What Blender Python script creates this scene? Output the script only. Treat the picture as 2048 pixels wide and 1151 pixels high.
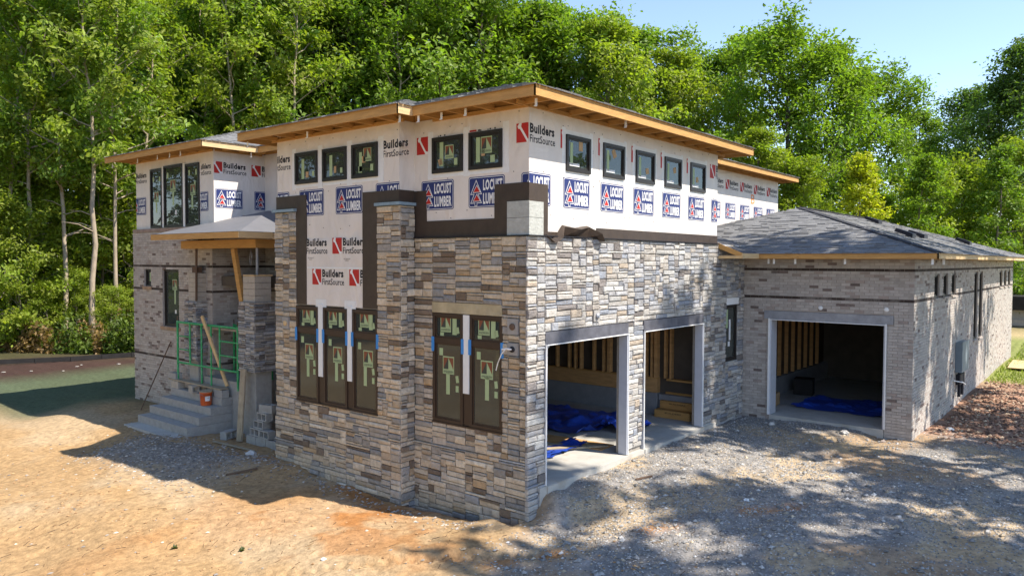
import bpy, bmesh, math, random
import numpy as np
from mathutils import Vector, Matrix

# ------------------------------------------------------------------ camera, sky, sun, exposure
scene = bpy.context.scene
for o in list(bpy.data.objects):
    bpy.data.objects.remove(o)
COL = scene.collection

cam_d = bpy.data.cameras.new('camera')
cam_d.sensor_width = 36.0
cam_d.lens = 36.0 * 1521.0 / 2048.0
cam_d.clip_start = 0.1
cam_d.clip_end = 2000.0
cam = bpy.data.objects.new('camera', cam_d)
COL.objects.link(cam)
_r = Vector((0.63447279, -0.77293782, 0.00337707))
_u = Vector((0.02521944, 0.02506797, 0.99936759))
_f = Vector((0.77253366, 0.63398637, -0.035398))
cam.matrix_world = Matrix(((_r.x, _u.x, -_f.x, -9.6057), (_r.y, _u.y, -_f.y, -7.5348),
                           (_r.z, _u.z, -_f.z, 3.7314), (0, 0, 0, 1)))
scene.camera = cam

SUN = Vector((0.32, -1.0, 1.40)).normalized()
SUN_EL = math.asin(SUN.z)
SUN_AZ = math.atan2(SUN.x, SUN.y)          # clockwise from +Y

world = bpy.data.worlds.new('World')
scene.world = world
world.use_nodes = True
wn = world.node_tree
wn.nodes.clear()
w_out = wn.nodes.new('ShaderNodeOutputWorld')
w_bg = wn.nodes.new('ShaderNodeBackground')
w_sky = wn.nodes.new('ShaderNodeTexSky')
w_sky.sky_type = 'NISHITA'
w_sky.sun_disc = False
w_sky.sun_elevation = SUN_EL
w_sky.sun_rotation = SUN_AZ
w_sky.air_density = 1.0
w_sky.dust_density = 0.0
w_sky.altitude = 1000.0
w_sky.ozone_density = 4.5
w_bg.inputs['Strength'].default_value = 0.108
w_tint = wn.nodes.new('ShaderNodeMix')            # camera white balance of the skylight
w_tint.data_type = 'RGBA'; w_tint.blend_type = 'MULTIPLY'; w_tint.inputs[0].default_value = 1.0
w_tint.inputs[7].default_value = (1.14, 0.965, 0.88, 1)
wn.links.new(w_sky.outputs[0], w_tint.inputs[6])
wn.links.new(w_tint.outputs[2], w_bg.inputs['Color'])
wn.links.new(w_bg.outputs[0], w_out.inputs['Surface'])

sun_d = bpy.data.lights.new('sun', 'SUN')
sun_d.energy = 2.8
sun_d.angle = math.radians(0.5)
sun_d.color = (1.0, 0.93, 0.82)
sun = bpy.data.objects.new('sun', sun_d)
COL.objects.link(sun)
sun.rotation_euler = SUN.to_track_quat('Z', 'Y').to_euler()
sun.location = (10, -30, 40)

scene.view_settings.view_transform = 'Standard'
scene.view_settings.look = 'None'
scene.view_settings.gamma = 1.0
scene.view_settings.exposure = 1.68
scene.view_settings.use_curve_mapping = False

# ------------------------------------------------------------------ helpers
RN = random.Random(7)


def link(o, parent=None):
    COL.objects.link(o)
    if parent is not None:
        o.parent = parent
    return o


def tag(o, label=None, cat=None, group=None, kind=None):
    if label: o['label'] = label
    if cat: o['category'] = cat
    if group: o['group'] = group
    if kind: o['kind'] = kind
    return o


def empty(name, loc=(0, 0, 0), rz=0.0, label=None, cat=None, group=None):
    o = bpy.data.objects.new(name, None)
    o.empty_display_size = 0.2
    o.location = loc
    o.rotation_euler = (0, 0, rz)
    COL.objects.link(o)
    return tag(o, label, cat, group)


def mesh_np(name, V, F, cols=None, mats=(), mi=None, smooth=False):
    """V (n,3), F (m,k) all of one size, cols (m,3)."""
    me = bpy.data.meshes.new(name)
    V = np.asarray(V, np.float32); F = np.asarray(F, np.int32)
    m, k = F.shape
    me.vertices.add(len(V)); me.vertices.foreach_set('co', V.ravel())
    me.loops.add(m * k); me.loops.foreach_set('vertex_index', F.ravel())
    me.polygons.add(m)
    me.polygons.foreach_set('loop_start', np.arange(m, dtype=np.int32) * k)
    me.polygons.foreach_set('loop_total', np.full(m, k, np.int32))
    if mi is not None: me.polygons.foreach_set('material_index', np.asarray(mi, np.int32))
    me.polygons.foreach_set('use_smooth', np.full(m, smooth, bool))
    me.update(calc_edges=True)
    if cols is not None:
        a = me.color_attributes.new('Col', 'FLOAT_COLOR', 'CORNER')
        c = np.ones((m, k, 4), np.float32); c[:, :, :3] = np.asarray(cols, np.float32)[:, None, :]
        a.data.foreach_set('color', c.ravel())
    for mt in mats: me.materials.append(mt)
    return me


class MB:
    def __init__(self):
        self.v = []; self.f = []; self.c = []; self.m = []

    def add(self, vs, fs, col=(1, 1, 1), mi=0):
        b = len(self.v)
        self.v.extend(vs)
        for f in fs:
            self.f.append(tuple(i + b for i in f)); self.c.append(col); self.m.append(mi)
        return self

    def box(self, x0, x1, y0, y1, z0, z1, col=(1, 1, 1), mi=0):
        vs = [(x0, y0, z0), (x1, y0, z0), (x1, y1, z0), (x0, y1, z0), (x0, y0, z1), (x1, y0, z1), (x1, y1, z1), (x0, y1, z1)]
        return self.add(vs, [(0, 3, 2, 1), (4, 5, 6, 7), (0, 1, 5, 4), (1, 2, 6, 5), (2, 3, 7, 6), (3, 0, 4, 7)], col, mi)

    def beam(self, p, q, w, h, col=(1, 1, 1), mi=0, up=(0, 0, 1)):
        p = Vector(p); q = Vector(q); d = (q - p).normalized(); up = Vector(up)
        s = d.cross(up)
        if s.length < 1e-4: s = d.cross(Vector((1, 0, 0)))
        s.normalize(); t = s.cross(d)
        vs = []
        for e in (p, q):
            for a, b in ((-1, -1), (1, -1), (1, 1), (-1, 1)):
                vs.append(tuple(e + s * (a * w / 2) + t * (b * h / 2)))
        return self.add(vs, [(0, 1, 2, 3), (7, 6, 5, 4), (0, 4, 5, 1), (1, 5, 6, 2), (2, 6, 7, 3), (3, 7, 4, 0)], col, mi)

    def tube(self, pts, rs, n=8, col=(1, 1, 1), mi=0, cap=True):
        pts = [Vector(p) for p in pts]
        if not isinstance(rs, (list, tuple)): rs = [rs] * len(pts)
        b = len(self.v); up = Vector((0.31, 0.22, 0.93)).normalized()
        for i, p in enumerate(pts):
            d = (pts[min(i + 1, len(pts) - 1)] - pts[max(i - 1, 0)]).normalized()
            s = d.cross(up)
            if s.length < 1e-3: s = d.cross(Vector((1, 0, 0)))
            s.normalize(); t = s.cross(d)
            for k in range(n):
                a = 2 * math.pi * k / n
                self.v.append(tuple(p + (s * math.cos(a) + t * math.sin(a)) * rs[i]))
        for i in range(len(pts) - 1):
            for k in range(n):
                k2 = (k + 1) % n
                self.f.append((b + i * n + k, b + i * n + k2, b + (i + 1) * n + k2, b + (i + 1) * n + k)); self.c.append(col); self.m.append(mi)
        if cap:
            for e, rev in ((0, True), (len(pts) - 1, False)):
                f = [b + e * n + k for k in range(n)]
                self.f.append(tuple(reversed(f)) if rev else tuple(f)); self.c.append(col); self.m.append(mi)
        return self

    def lathe(self, prof, c=(0, 0), n=24, col=(1, 1, 1), mi=0):
        b = len(self.v)
        for r, z in prof:
            for k in range(n):
                a = 2 * math.pi * k / n
                self.v.append((c[0] + r * math.cos(a), c[1] + r * math.sin(a), z))
        for i in range(len(prof) - 1):
            for k in range(n):
                k2 = (k + 1) % n
                self.f.append((b + i * n + k, b + i * n + k2, b + (i + 1) * n + k2, b + (i + 1) * n + k)); self.c.append(col); self.m.append(mi)
        return self

    def build(self, name, mats, parent=None, origin=None, smooth=False, kind=None, bevel=0.0, mesh_only=False):
        me = bpy.data.meshes.new(name)
        v = self.v
        if origin is not None:
            ox, oy, oz = origin
            v = [(a - ox, b - oy, c - oz) for a, b, c in v]
        me.from_pydata(v, [], self.f)
        if not isinstance(mats, (list, tuple)): mats = [mats]
        for m in mats: me.materials.append(m)
        me.polygons.foreach_set('material_index', self.m)
        me.polygons.foreach_set('use_smooth', [smooth] * len(self.f))
        a = me.color_attributes.new('Col', 'FLOAT_COLOR', 'CORNER')
        lt = np.array([len(f) for f in self.f])
        c = np.ones((int(lt.sum()), 4), np.float32)
        c[:, :3] = np.repeat(np.array(self.c, np.float32), lt, axis=0)
        a.data.foreach_set('color', c.ravel())
        me.update()
        if mesh_only: return me
        o = bpy.data.objects.new(name, me)
        if origin is not None: o.location = origin
        link(o, parent)
        if kind: o['kind'] = kind
        if bevel:
            b = o.modifiers.new('bevel', 'BEVEL'); b.width = bevel; b.segments = 2; b.limit_method = 'ANGLE'
        return o


# numpy value noise
_perm = np.random.default_rng(3).random((256, 256)).astype(np.float32)


def vnoise(x, y, s=1.0, off=0.0):
    x = np.asarray(x, np.float64) / s + off * 17.31 + 1000; y = np.asarray(y, np.float64) / s + off * 9.17 + 1000
    xi = np.floor(x).astype(int); yi = np.floor(y).astype(int)
    fx = x - xi; fy = y - yi
    fx = fx * fx * (3 - 2 * fx); fy = fy * fy * (3 - 2 * fy)
    g = lambda a, b: _perm[a % 256, b % 256]
    return (g(xi, yi) * (1 - fx) + g(xi + 1, yi) * fx) * (1 - fy) + (g(xi, yi + 1) * (1 - fx) + g(xi + 1, yi + 1) * fx) * fy


def fbm(x, y, s, off=0.0, o=4):
    t = 0; a = 0.5; n = 0
    for i in range(o):
        t = t + a * vnoise(x, y, s / 2 ** i, off + i * 1.7); n += a; a *= 0.55
    return t / n


def sstep(a, b, x):
    t = np.clip((x - a) / (b - a), 0, 1)
    return t * t * (3 - 2 * t)


# ------------------------------------------------------------------ materials
def mat(name, col=None, rough=0.7, spec=0.3, noise=0.0, nscale=6.0, bump=0.0, bscale=20.0, stretch=None,
        metal=0.0, attr=False, dirt=None, dscale=1.5, coat=0.0, distort=0.0, bdist=None):
    m = bpy.data.materials.new(name)
    m.use_nodes = True
    nt = m.node_tree; N = nt.nodes; L = nt.links
    b = N['Principled BSDF']
    b.inputs['Roughness'].default_value = rough
    b.inputs['Specular IOR Level'].default_value = spec
    b.inputs['Metallic'].default_value = metal
    b.inputs['Coat Weight'].default_value = coat
    tc = N.new('ShaderNodeTexCoord'); geo = N.new('ShaderNodeNewGeometry')
    src = geo.outputs['Position']
    if stretch:
        mp = N.new('ShaderNodeMapping'); mp.inputs['Scale'].default_value = stretch
        L.new(src, mp.inputs['Vector']); src = mp.outputs[0]
    if attr:
        at = N.new('ShaderNodeAttribute'); at.attribute_name = 'Col'; out = at.outputs['Color']
        if col:
            mx = N.new('ShaderNodeMix'); mx.data_type = 'RGBA'; mx.blend_type = 'MULTIPLY'; mx.inputs[0].default_value = 1
            L.new(out, mx.inputs[6]); mx.inputs[7].default_value = (*col, 1); out = mx.outputs[2]
    else:
        rgb = N.new('ShaderNodeRGB'); rgb.outputs[0].default_value = (*col, 1); out = rgb.outputs[0]
    if noise:
        n = N.new('ShaderNodeTexNoise'); n.inputs['Scale'].default_value = nscale; n.inputs['Detail'].default_value = 6
        n.inputs['Roughness'].default_value = 0.65
        L.new(src, n.inputs['Vector'])
        mr = N.new('ShaderNodeMapRange'); mr.inputs[1].default_value = 0.25; mr.inputs[2].default_value = 0.75
        mr.inputs[3].default_value = 1 - noise; mr.inputs[4].default_value = 1 + noise
        L.new(n.outputs[0], mr.inputs[0])
        mx = N.new('ShaderNodeMix'); mx.data_type = 'RGBA'; mx.blend_type = 'MULTIPLY'; mx.inputs[0].default_value = 1
        L.new(out, mx.inputs[6]); L.new(mr.outputs[0], mx.inputs[7]); out = mx.outputs[2]
    if dirt:
        n = N.new('ShaderNodeTexNoise'); n.inputs['Scale'].default_value = dscale; n.inputs['Detail'].default_value = 8
        n.inputs['Roughness'].default_value = 0.7
        L.new(src, n.inputs['Vector'])
        mr = N.new('ShaderNodeMapRange'); mr.inputs[1].default_value = 0.52; mr.inputs[2].default_value = 0.72
        mr.inputs[4].default_value = 0.7
        L.new(n.outputs[0], mr.inputs[0])
        mx = N.new('ShaderNodeMix'); mx.data_type = 'RGBA'
        L.new(mr.outputs[0], mx.inputs[0]); L.new(out, mx.inputs[6]); mx.inputs[7].default_value = (*dirt, 1); out = mx.outputs[2]
    L.new(out, b.inputs['Base Color'])
    if bump:
        n = N.new('ShaderNodeTexNoise'); n.inputs['Scale'].default_value = bscale; n.inputs['Detail'].default_value = 5
        L.new(src, n.inputs['Vector'])
        bp = N.new('ShaderNodeBump'); bp.inputs['Strength'].default_value = min(bump, 1); bp.inputs['Distance'].default_value = bdist or .02
        n.inputs['Distortion'].default_value = distort
        L.new(n.outputs[0], bp.inputs['Height']); L.new(bp.outputs[0], b.inputs['Normal'])
    return m


M = {}
M['stone'] = mat('stone', rough=0.85, attr=True, noise=0.28, nscale=13, bump=1.0, bscale=30, dirt=(0.27, 0.22, 0.17), dscale=6.0)
M['mortar'] = mat('mortar', (0.30, 0.27, 0.235), rough=0.95, noise=0.2, nscale=12, bump=0.4, bscale=50)
M['brick'] = mat('brick', rough=0.9, attr=True, noise=0.16, nscale=7, bump=0.35, bscale=60, dirt=(0.43, 0.385, 0.345), dscale=1.1)
M['brick_mortar'] = mat('brick_mortar', (0.38, 0.33, 0.29), rough=0.95, noise=0.15, nscale=8)
M['wrap'] = mat('house_wrap', (0.70, 0.64, 0.585), rough=0.5, spec=0.3, noise=0.09, nscale=1.6, bump=1.0, bscale=1.7, stretch=(1.5, 1.5, .8), distort=1.0, bdist=.05)
M['tape'] = mat('white_tape', (0.74, 0.74, 0.73), rough=0.5, noise=0.06, nscale=9, bump=0.2, bscale=30)
M['membrane'] = mat('brown_membrane', (0.055, 0.038, 0.028), rough=0.5, spec=0.35, noise=0.25, nscale=4, bump=0.25, bscale=9)
M['bronze'] = mat('bronze_frame', (0.018, 0.014, 0.012), rough=0.45, spec=0.4, noise=0.1, nscale=5)
M['bronze_lower'] = mat('brown_frame', (0.045, 0.027, 0.018), rough=0.5, spec=0.35, noise=0.15, nscale=5)
M['wood'] = mat('fresh_lumber', (0.50, 0.28, 0.095), rough=0.75, noise=0.2, nscale=3.0, stretch=(1, 1, 7), bump=0.15, bscale=15, dirt=(0.36, 0.19, 0.07), dscale=2.0)
M['wood_pale'] = mat('pale_or_sunlit_lumber', (0.60, 0.42, 0.22), rough=0.75, noise=0.2, nscale=3.0, stretch=(1, 1, 7), bump=0.15, bscale=15)  # also on some sun-facing fascias, their sunlight put into the colour
M['wood_old'] = mat('weathered_board', (0.36, 0.29, 0.20), rough=0.85, noise=0.3, nscale=5, bump=0.3, bscale=18, dirt=(0.2, 0.16, 0.12), dscale=3)
M['wood_dark'] = mat('interior_lumber', (0.54, 0.31, 0.13), rough=0.8, noise=0.25, nscale=3, stretch=(1, 1, 5))
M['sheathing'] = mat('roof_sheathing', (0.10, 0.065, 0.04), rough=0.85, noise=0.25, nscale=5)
M['shingle'] = mat('asphalt_shingle', rough=0.92, attr=True, noise=0.12, nscale=40, bump=0.4, bscale=140)
M['underlay'] = mat('grey_underlayment', (0.15, 0.15, 0.16), rough=0.6, noise=0.08, nscale=3, bump=0.15, bscale=5)
M['concrete'] = mat('concrete', (0.44, 0.42, 0.38), rough=0.9, noise=0.14, nscale=3, bump=0.25, bscale=40, dirt=(0.33, 0.27, 0.2), dscale=1.8)
M['cmu'] = mat('concrete_block', (0.345, 0.33, 0.305), rough=0.95, noise=0.16, nscale=7, bump=0.6, bscale=60)
M['cmu_tan'] = mat('tan_block', (0.42, 0.37, 0.31), rough=0.95, noise=0.14, nscale=7, bump=0.5, bscale=60)
M['steel'] = mat('galvanised_steel', (0.30, 0.31, 0.34), rough=0.5, metal=0.35, noise=0.25, nscale=5)
M['steel_dark'] = mat('steel_lintel', (0.13, 0.13, 0.15), rough=0.55, metal=0.2, noise=0.35, nscale=6)
M['jamb'] = mat('painted_jamb', (0.50, 0.51, 0.55), rough=0.6, noise=0.08, nscale=6)
M['white'] = mat('white_trim', (0.80, 0.79, 0.77), rough=0.6, noise=0.05, nscale=8)
M['red'] = mat('print_red', (0.45, 0.025, 0.02), rough=0.6)
M['black'] = mat('print_black', (0.018, 0.017, 0.022), rough=0.6)
M['navy'] = mat('print_navy', (0.022, 0.035, 0.14), rough=0.6)
M['pwhite'] = mat('print_white', (0.76, 0.75, 0.74), rough=0.6)
M['stk'] = mat('sticker_green', (0.36, 0.46, 0.25), rough=0.6, noise=0.06, nscale=12)
M['stk_brown'] = mat('sticker_brown', (0.21, 0.07, 0.035), rough=0.6)
M['stk_dark'] = mat('sticker_dark', (0.05, 0.06, 0.05), rough=0.6)
M['card'] = mat('cardboard', (0.45, 0.30, 0.16), rough=0.9, noise=0.1, nscale=6)
M['blue_tape'] = mat('painters_tape', (0.05, 0.25, 0.62), rough=0.6)
M['tarp'] = mat('blue_tarp', (0.022, 0.07, 0.42), rough=0.42, spec=0.45, noise=0.15, nscale=4, bump=0.25, bscale=14)
M['green_paint'] = mat('scaffold_green', (0.02, 0.32, 0.10), rough=0.45, spec=0.4, noise=0.3, nscale=9, dirt=(0.35, 0.4, 0.33), dscale=9)
M['orange'] = mat('bucket_orange', (0.62, 0.12, 0.03), rough=0.45, spec=0.4, noise=0.08, nscale=8)
M['rust'] = mat('rusty_steel', (0.12, 0.075, 0.05), rough=0.8, noise=0.3, nscale=20)
M['bark'] = mat('bark', (0.20, 0.165, 0.125), rough=0.95, noise=0.35, nscale=4, stretch=(2, 2, 0.6), bump=0.8, bscale=9)
M['bark_pale'] = mat('pale_bark', (0.36, 0.29, 0.21), rough=0.95, noise=0.3, nscale=4, stretch=(2, 2, 0.6), bump=0.6, bscale=9)
M['bark_dark'] = mat('dark_bark', (0.075, 0.06, 0.045), rough=0.95, noise=0.35, nscale=4, stretch=(2, 2, 0.6), bump=0.8, bscale=9)
M['blackcloth'] = mat('silt_cloth', (0.022, 0.02, 0.02), rough=0.85, noise=0.3, nscale=3)
M['box_grey'] = mat('box_grey', (0.18, 0.22, 0.25), rough=0.5, noise=0.08, nscale=6)
M['plate'] = mat('mortar_plate', (0.33, 0.31, 0.29), rough=0.9, noise=0.15, nscale=12, bump=0.3, bscale=50)
M['patch'] = mat('parged_block', (0.40, 0.405, 0.375), rough=0.95, noise=0.2, nscale=9, bump=0.6, bscale=25)
M['capblue'] = mat('blue_cap', (0.22, 0.30, 0.36), rough=0.6, noise=0.25, nscale=8)
M['lintel_tan'] = mat('primed_lintel', (0.42, 0.35, 0.22), rough=0.7, noise=0.3, nscale=3, dirt=(0.40, 0.42, 0.38), dscale=2.5)
M['pebble'] = mat('pebble', rough=0.9, attr=True, noise=0.2, nscale=15)
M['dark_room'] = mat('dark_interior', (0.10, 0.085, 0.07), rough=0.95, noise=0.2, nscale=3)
M['found'] = mat('foundation_concrete', (0.25, 0.255, 0.27), rough=0.95, noise=0.15, nscale=4)


def leaf_mat(name, tr=0.5):
    m = bpy.data.materials.new(name); m.use_nodes = True
    nt = m.node_tree; N = nt.nodes; L = nt.links
    b = N['Principled BSDF']; b.inputs['Roughness'].default_value = 0.5; b.inputs['Specular IOR Level'].default_value = 0.35
    at = N.new('ShaderNodeAttribute'); at.attribute_name = 'Col'
    L.new(at.outputs['Color'], b.inputs['Base Color'])
    t = N.new('ShaderNodeBsdfTranslucent')
    mx = N.new('ShaderNodeMix'); mx.data_type = 'RGBA'; mx.blend_type = 'MULTIPLY'; mx.inputs[0].default_value = 1
    L.new(at.outputs['Color'], mx.inputs[6]); mx.inputs[7].default_value = (1.3, 1.5, 0.5, 1)
    L.new(mx.outputs[2], t.inputs['Color'])
    ms = N.new('ShaderNodeMixShader'); ms.inputs[0].default_value = tr
    L.new(b.outputs[0], ms.inputs[1]); L.new(t.outputs[0], ms.inputs[2])
    L.new(ms.outputs[0], N['Material Output'].inputs['Surface'])
    return m


M['leaf'] = leaf_mat('leaf')


def glass_mat(name, tint, clear):
    m = bpy.data.materials.new(name); m.use_nodes = True
    nt = m.node_tree; N = nt.nodes; L = nt.links
    N.remove(N['Principled BSDF'])
    tr = N.new('ShaderNodeBsdfTransparent'); tr.inputs[0].default_value = (*tint, 1)
    gl = N.new('ShaderNodeBsdfGlossy'); gl.inputs['Roughness'].default_value = 0.02; gl.inputs['Color'].default_value = (0.9, 0.95, 0.92, 1)
    df = N.new('ShaderNodeBsdfDiffuse'); df.inputs[0].default_value = (0.20, 0.23, 0.21, 1)   # thin grey-green diffuse layer
    mr = N.new('ShaderNodeFresnel'); mr.inputs[0].default_value = 1.52
    m1 = N.new('ShaderNodeMixShader'); m1.inputs[0].default_value = 1 - clear
    L.new(tr.outputs[0], m1.inputs[1]); L.new(df.outputs[0], m1.inputs[2])
    m2 = N.new('ShaderNodeMixShader')
    L.new(mr.outputs[0], m2.inputs[0]); L.new(m1.outputs[0], m2.inputs[1]); L.new(gl.outputs[0], m2.inputs[2])
    tc = N.new('ShaderNodeNewGeometry'); nz = N.new('ShaderNodeTexNoise'); nz.inputs['Scale'].default_value = 1.6
    bp = N.new('ShaderNodeBump'); bp.inputs['Strength'].default_value = 0.04; bp.inputs['Distance'].default_value = 0.05
    L.new(tc.outputs['Position'], nz.inputs['Vector']); L.new(nz.outputs[0], bp.inputs['Height']); L.new(bp.outputs[0], gl.inputs['Normal'])
    L.new(m2.outputs[0], N['Material Output'].inputs['Surface'])
    return m


M['glass'] = glass_mat('window_glass', (0.30, 0.35, 0.32), 0.80)

# ------------------------------------------------------------------ ground
CP = np.array([
    (0, 0, -.50), (0.5, -.05, -.10), (0, -.8, -.46), (1.5, -.15, -.07), (3.3, -.15, -.06), (5, -.15, -.06), (7.5, -.15, -.12), (8.5, -.4, -.14),
    (8.55, -2, -.07), (8.55, -3.8, -.16), (12, -4, -.18), (17.5, -4, -.08), (26, -4, .05), (0, 1.3, -.62), (-.1, 2.55, -.70), (-.45, 2.7, -.66),
    (-.45, 4.5, -.58), (-.45, 6.5, -.44), (.3, 7.7, -.60), (.2, 9, -.62), (-.8, 10.1, -.565), (-.8, 12.7, -.555), (.9, 14.7, -.48), (.9, 16.1, -.52),
    (-2.4, 12, -.85), (-2.6, 6.5, -.62), (-2.2, 4.2, -.58), (-4, 3, -.75), (-6, 6, -.95), (-5, 12, -1.0), (-2, 18, -.9), (0, 22, -.8), (2, 30, -.75),
    (6, 27, -.7), (-8, 0, -.9), (-4, -2, -.65), (-1.2, -2.5, -.48), (1, -1.6, -.28), (2, -3, -.25), (6, -3, -.2), (5, -7, -.3), (12, -8, -.3), (20, -8, .1),
    (30, -5, .3), (-12, -8, -.9), (-14, 12, -1.1), (0, -14, -.4), (20, -20, 0), (14, 36, -.4), (40, 20, .2), (45, 0, .3), (-30, 30, -1.2), (60, 60, 0), (-10, 50, -.8)], float)


def ground_base(x, y):
    x = np.asarray(x, float); y = np.asarray(y, float)
    d2 = (x[..., None] - CP[:, 0]) ** 2 + (y[..., None] - CP[:, 1]) ** 2 + 0.03
    w = d2 ** -1.6
    return (w * CP[:, 2]).sum(-1) / w.sum(-1)


FOOT = [(-.30, 7.0, .12, 6.4), (2.7, 17.9, 2.7, 16), (1.1, 2.8, 11.6, 16.0), (8.9, 25.9, -3.6, 3), (7.0, 9.0, .12, 3), (.08, 2, .12, 2.6)]


def ground_z(x, y):
    x = np.asarray(x, float); y = np.asarray(y, float)
    z = ground_base(x, y)
    near = np.exp(-((np.hypot(x - 2, y - 3)) / 45.0) ** 2)
    z = z + near * (0.10 * (fbm(x, y, 2.2, 1.0) - .5) + 0.05 * (fbm(x, y, .5, 4.0, 3) - .5) + .03 * (vnoise(x, y, .16, 7.0) - .5))
    # gravel heap before the steps
    z = z + 0.10 * np.exp(-(((x + 1.7) / 1.0) ** 2 + ((y - 8.8) / 1.7) ** 2))
    # wheel ruts on the drive
    for k in (-1.7, -3.5, -5.4):
        dd = (y - k + 0.25 * (x - 3)) + .25 * np.sin(x * .5 + k)
        z = z - 0.045 * np.exp(-(dd / .22) ** 2) * sstep(-4, 0, x) * (1 - sstep(9, 14, x)) * (1 - sstep(-.9, -.4, y))
    # tyre tread printed across the foreground
    for k, wd in ((-.35, .20), (1.35, .20)):
        dd = y - k + 1.15 * (x + 3.2) + .12 * np.sin(x * .9)
        band = np.exp(-(dd / wd) ** 4) * sstep(-7, -5.5, x) * (1 - sstep(-1.3, -.5, x))
        z = z - .05 * band + .028 * band * np.sign(np.sin((x - .9 * y) * 2 * math.pi / .27))
    for x0, x1, y0, y1 in FOOT:
        ins = (x > x0) & (x < x1) & (y > y0) & (y < y1)
        z = np.where(ins, -1.0, z)
    ap = (y > -.12) & (y < .3) & (x > .42) & (x < 8.6)
    z = np.where(ap, np.minimum(z, -.08), z)
    return z


def gz(x, y):
    return float(ground_z(np.array([x]), np.array([y]))[0])


def axis_coords(lo, hi, step, far):
    a = list(np.arange(lo, hi + step / 2, step))
    s = step; v = hi
    while v < far:
        s *= 1.22; v += s; a.append(v)
    s = step; v = lo
    pre = []
    while v > -far:
        s *= 1.22; v -= s; pre.append(v)
    return np.array(pre[::-1] + a)


gx = axis_coords(-7, 11.5, .065, 900)
gy = axis_coords(-6.5, 13.5, .065, 900)
GX, GY = np.meshgrid(gx, gy, indexing='ij')
GZ = np.empty_like(GX)
for i in range(0, len(gx), 40):
    GZ[i:i + 40] = ground_z(GX[i:i + 40], GY[i:i + 40])


def ground_cols(x, y):
    n1 = fbm(x, y, 3.0, 2); n2 = fbm(x, y, .9, 5); n3 = fbm(x, y, 7, 8); n4 = fbm(x, y, .35, 11, 3)
    c = lambda *a: np.array(a)
    W = lambda w: w[..., None]
    tan = c(.36, .232, .115); pale = c(.395, .285, .17); clay = c(.335, .15, .05)
    out = tan * np.ones(x.shape + (3,))
    out = out + W(sstep(.48, .66, n1)) * (pale - out)
    cl = sstep(.56, .70, n2) * .75 * np.exp(-((np.hypot(x + 1.0, y - 2.6)) / 4.0) ** 2) + sstep(.60, .72, n3) * .4
    cl = cl + .8 * np.exp(-(((x + .75) / .35) ** 2 + ((y - 2.6) / .8) ** 2)) + .6 * sstep(.5, .62, n2) * np.exp(-(((x + .8) / .5) ** 2 + ((y - 6.3) / 1.2) ** 2))
    out = out + W(np.clip(cl, 0, 1)) * (clay - out)
    # grey gravel drive
    sd = (-y - .05) + .35 * (x + .25)
    gw = sstep(-.25, .5, sd + (n2 - .5) * 1.6) * sstep(-3.4, -.9, x + (n1 - .5) * 2 + .4 * (y + 2))
    gcol = c(.25, .23, .21) * (1 + .7 * (n4[..., None] - .5))
    brown = c(.34, .225, .125)
    gmix = gcol + W(sstep(.50, .62, n1) * .8) * (brown - gcol)
    gmix = gmix + W(sstep(.55, .66, fbm(x, y, 1.6, 21)) * .75) * (c(.45, .33, .195) - gmix)
    orange = np.exp(-((y + 2.0 + .55 * (x - .6)) / .22) ** 2) * sstep(.4, .6, n2) * (1 - sstep(3, 5, x))
    gmix = gmix + W(np.clip(orange, 0, 1) * .9) * (c(.42, .20, .075) - gmix)
    out = out + W(gw) * (gmix - out)
    # brown gravel by the steps and along the base of the wall
    sw = np.exp(-(((x + 1.6) / 1.0) ** 4 + ((y - 9.0) / 2.2) ** 4)) * sstep(.3, .5, n2 + .1)
    out = out + W(sw * .8) * (c(.255, .225, .19) * (1 + .8 * (n4[..., None] - .5)) - out)
    # sprayed green and brown ground at the far left, darkened to carry its shade
    gr = sstep(13.8, 18.5, y + (n2 - .5) * 3.0 + .8 * (x + .4)) * sstep(-2.4, -.9, x + .06 * (y - 16) + (n1 - .5) * .8)
    out = out + W(gr * .92) * (c(.055, .085, .048) * (1 + .4 * (n4[..., None] - .5)) - out)
    br = sstep(24.6, 25.6, y - .02 * x + (n2 - .5) * .5)
    out = out + W(br) * (c(.055, .031, .025) * (1 + .6 * (n4[..., None] - .5)) - out)
    fl = sstep(29.5, 31.5, y + .4 * (x - 1.4))
    out = out + W(fl) * (c(.06, .055, .025) * (1 + .6 * (n4[..., None] - .5)) - out)
    # reddish clay with litter right of the garage wing
    rc = sstep(9.2, 10.6, x + (n2 - .5) * 1.5) * sstep(-9.5, -8, y) * (1 - sstep(18.0, 19.5, x + (n1 - .5)))
    out = out + W(rc) * (c(.30, .175, .115) * (1 + 1.0 * (n4[..., None] - .5)) + .05 * W(sstep(.5, .6, n1)) - out)
    yl = sstep(18.0, 19.6, x + (n1 - .5))
    out = out + W(yl) * (c(.40, .31, .16) - out)
    gs = sstep(.44, .56, n1 + .12) * yl * (1 - sstep(31, 34, x))
    out = out + W(gs) * (c(.22, .24, .075) - out)
    far = sstep(30, 40, np.hypot(x - 5, y - 5))
    out = out + W(far) * (c(.07, .075, .03) - out)
    return np.clip(out, .01, .9)


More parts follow.
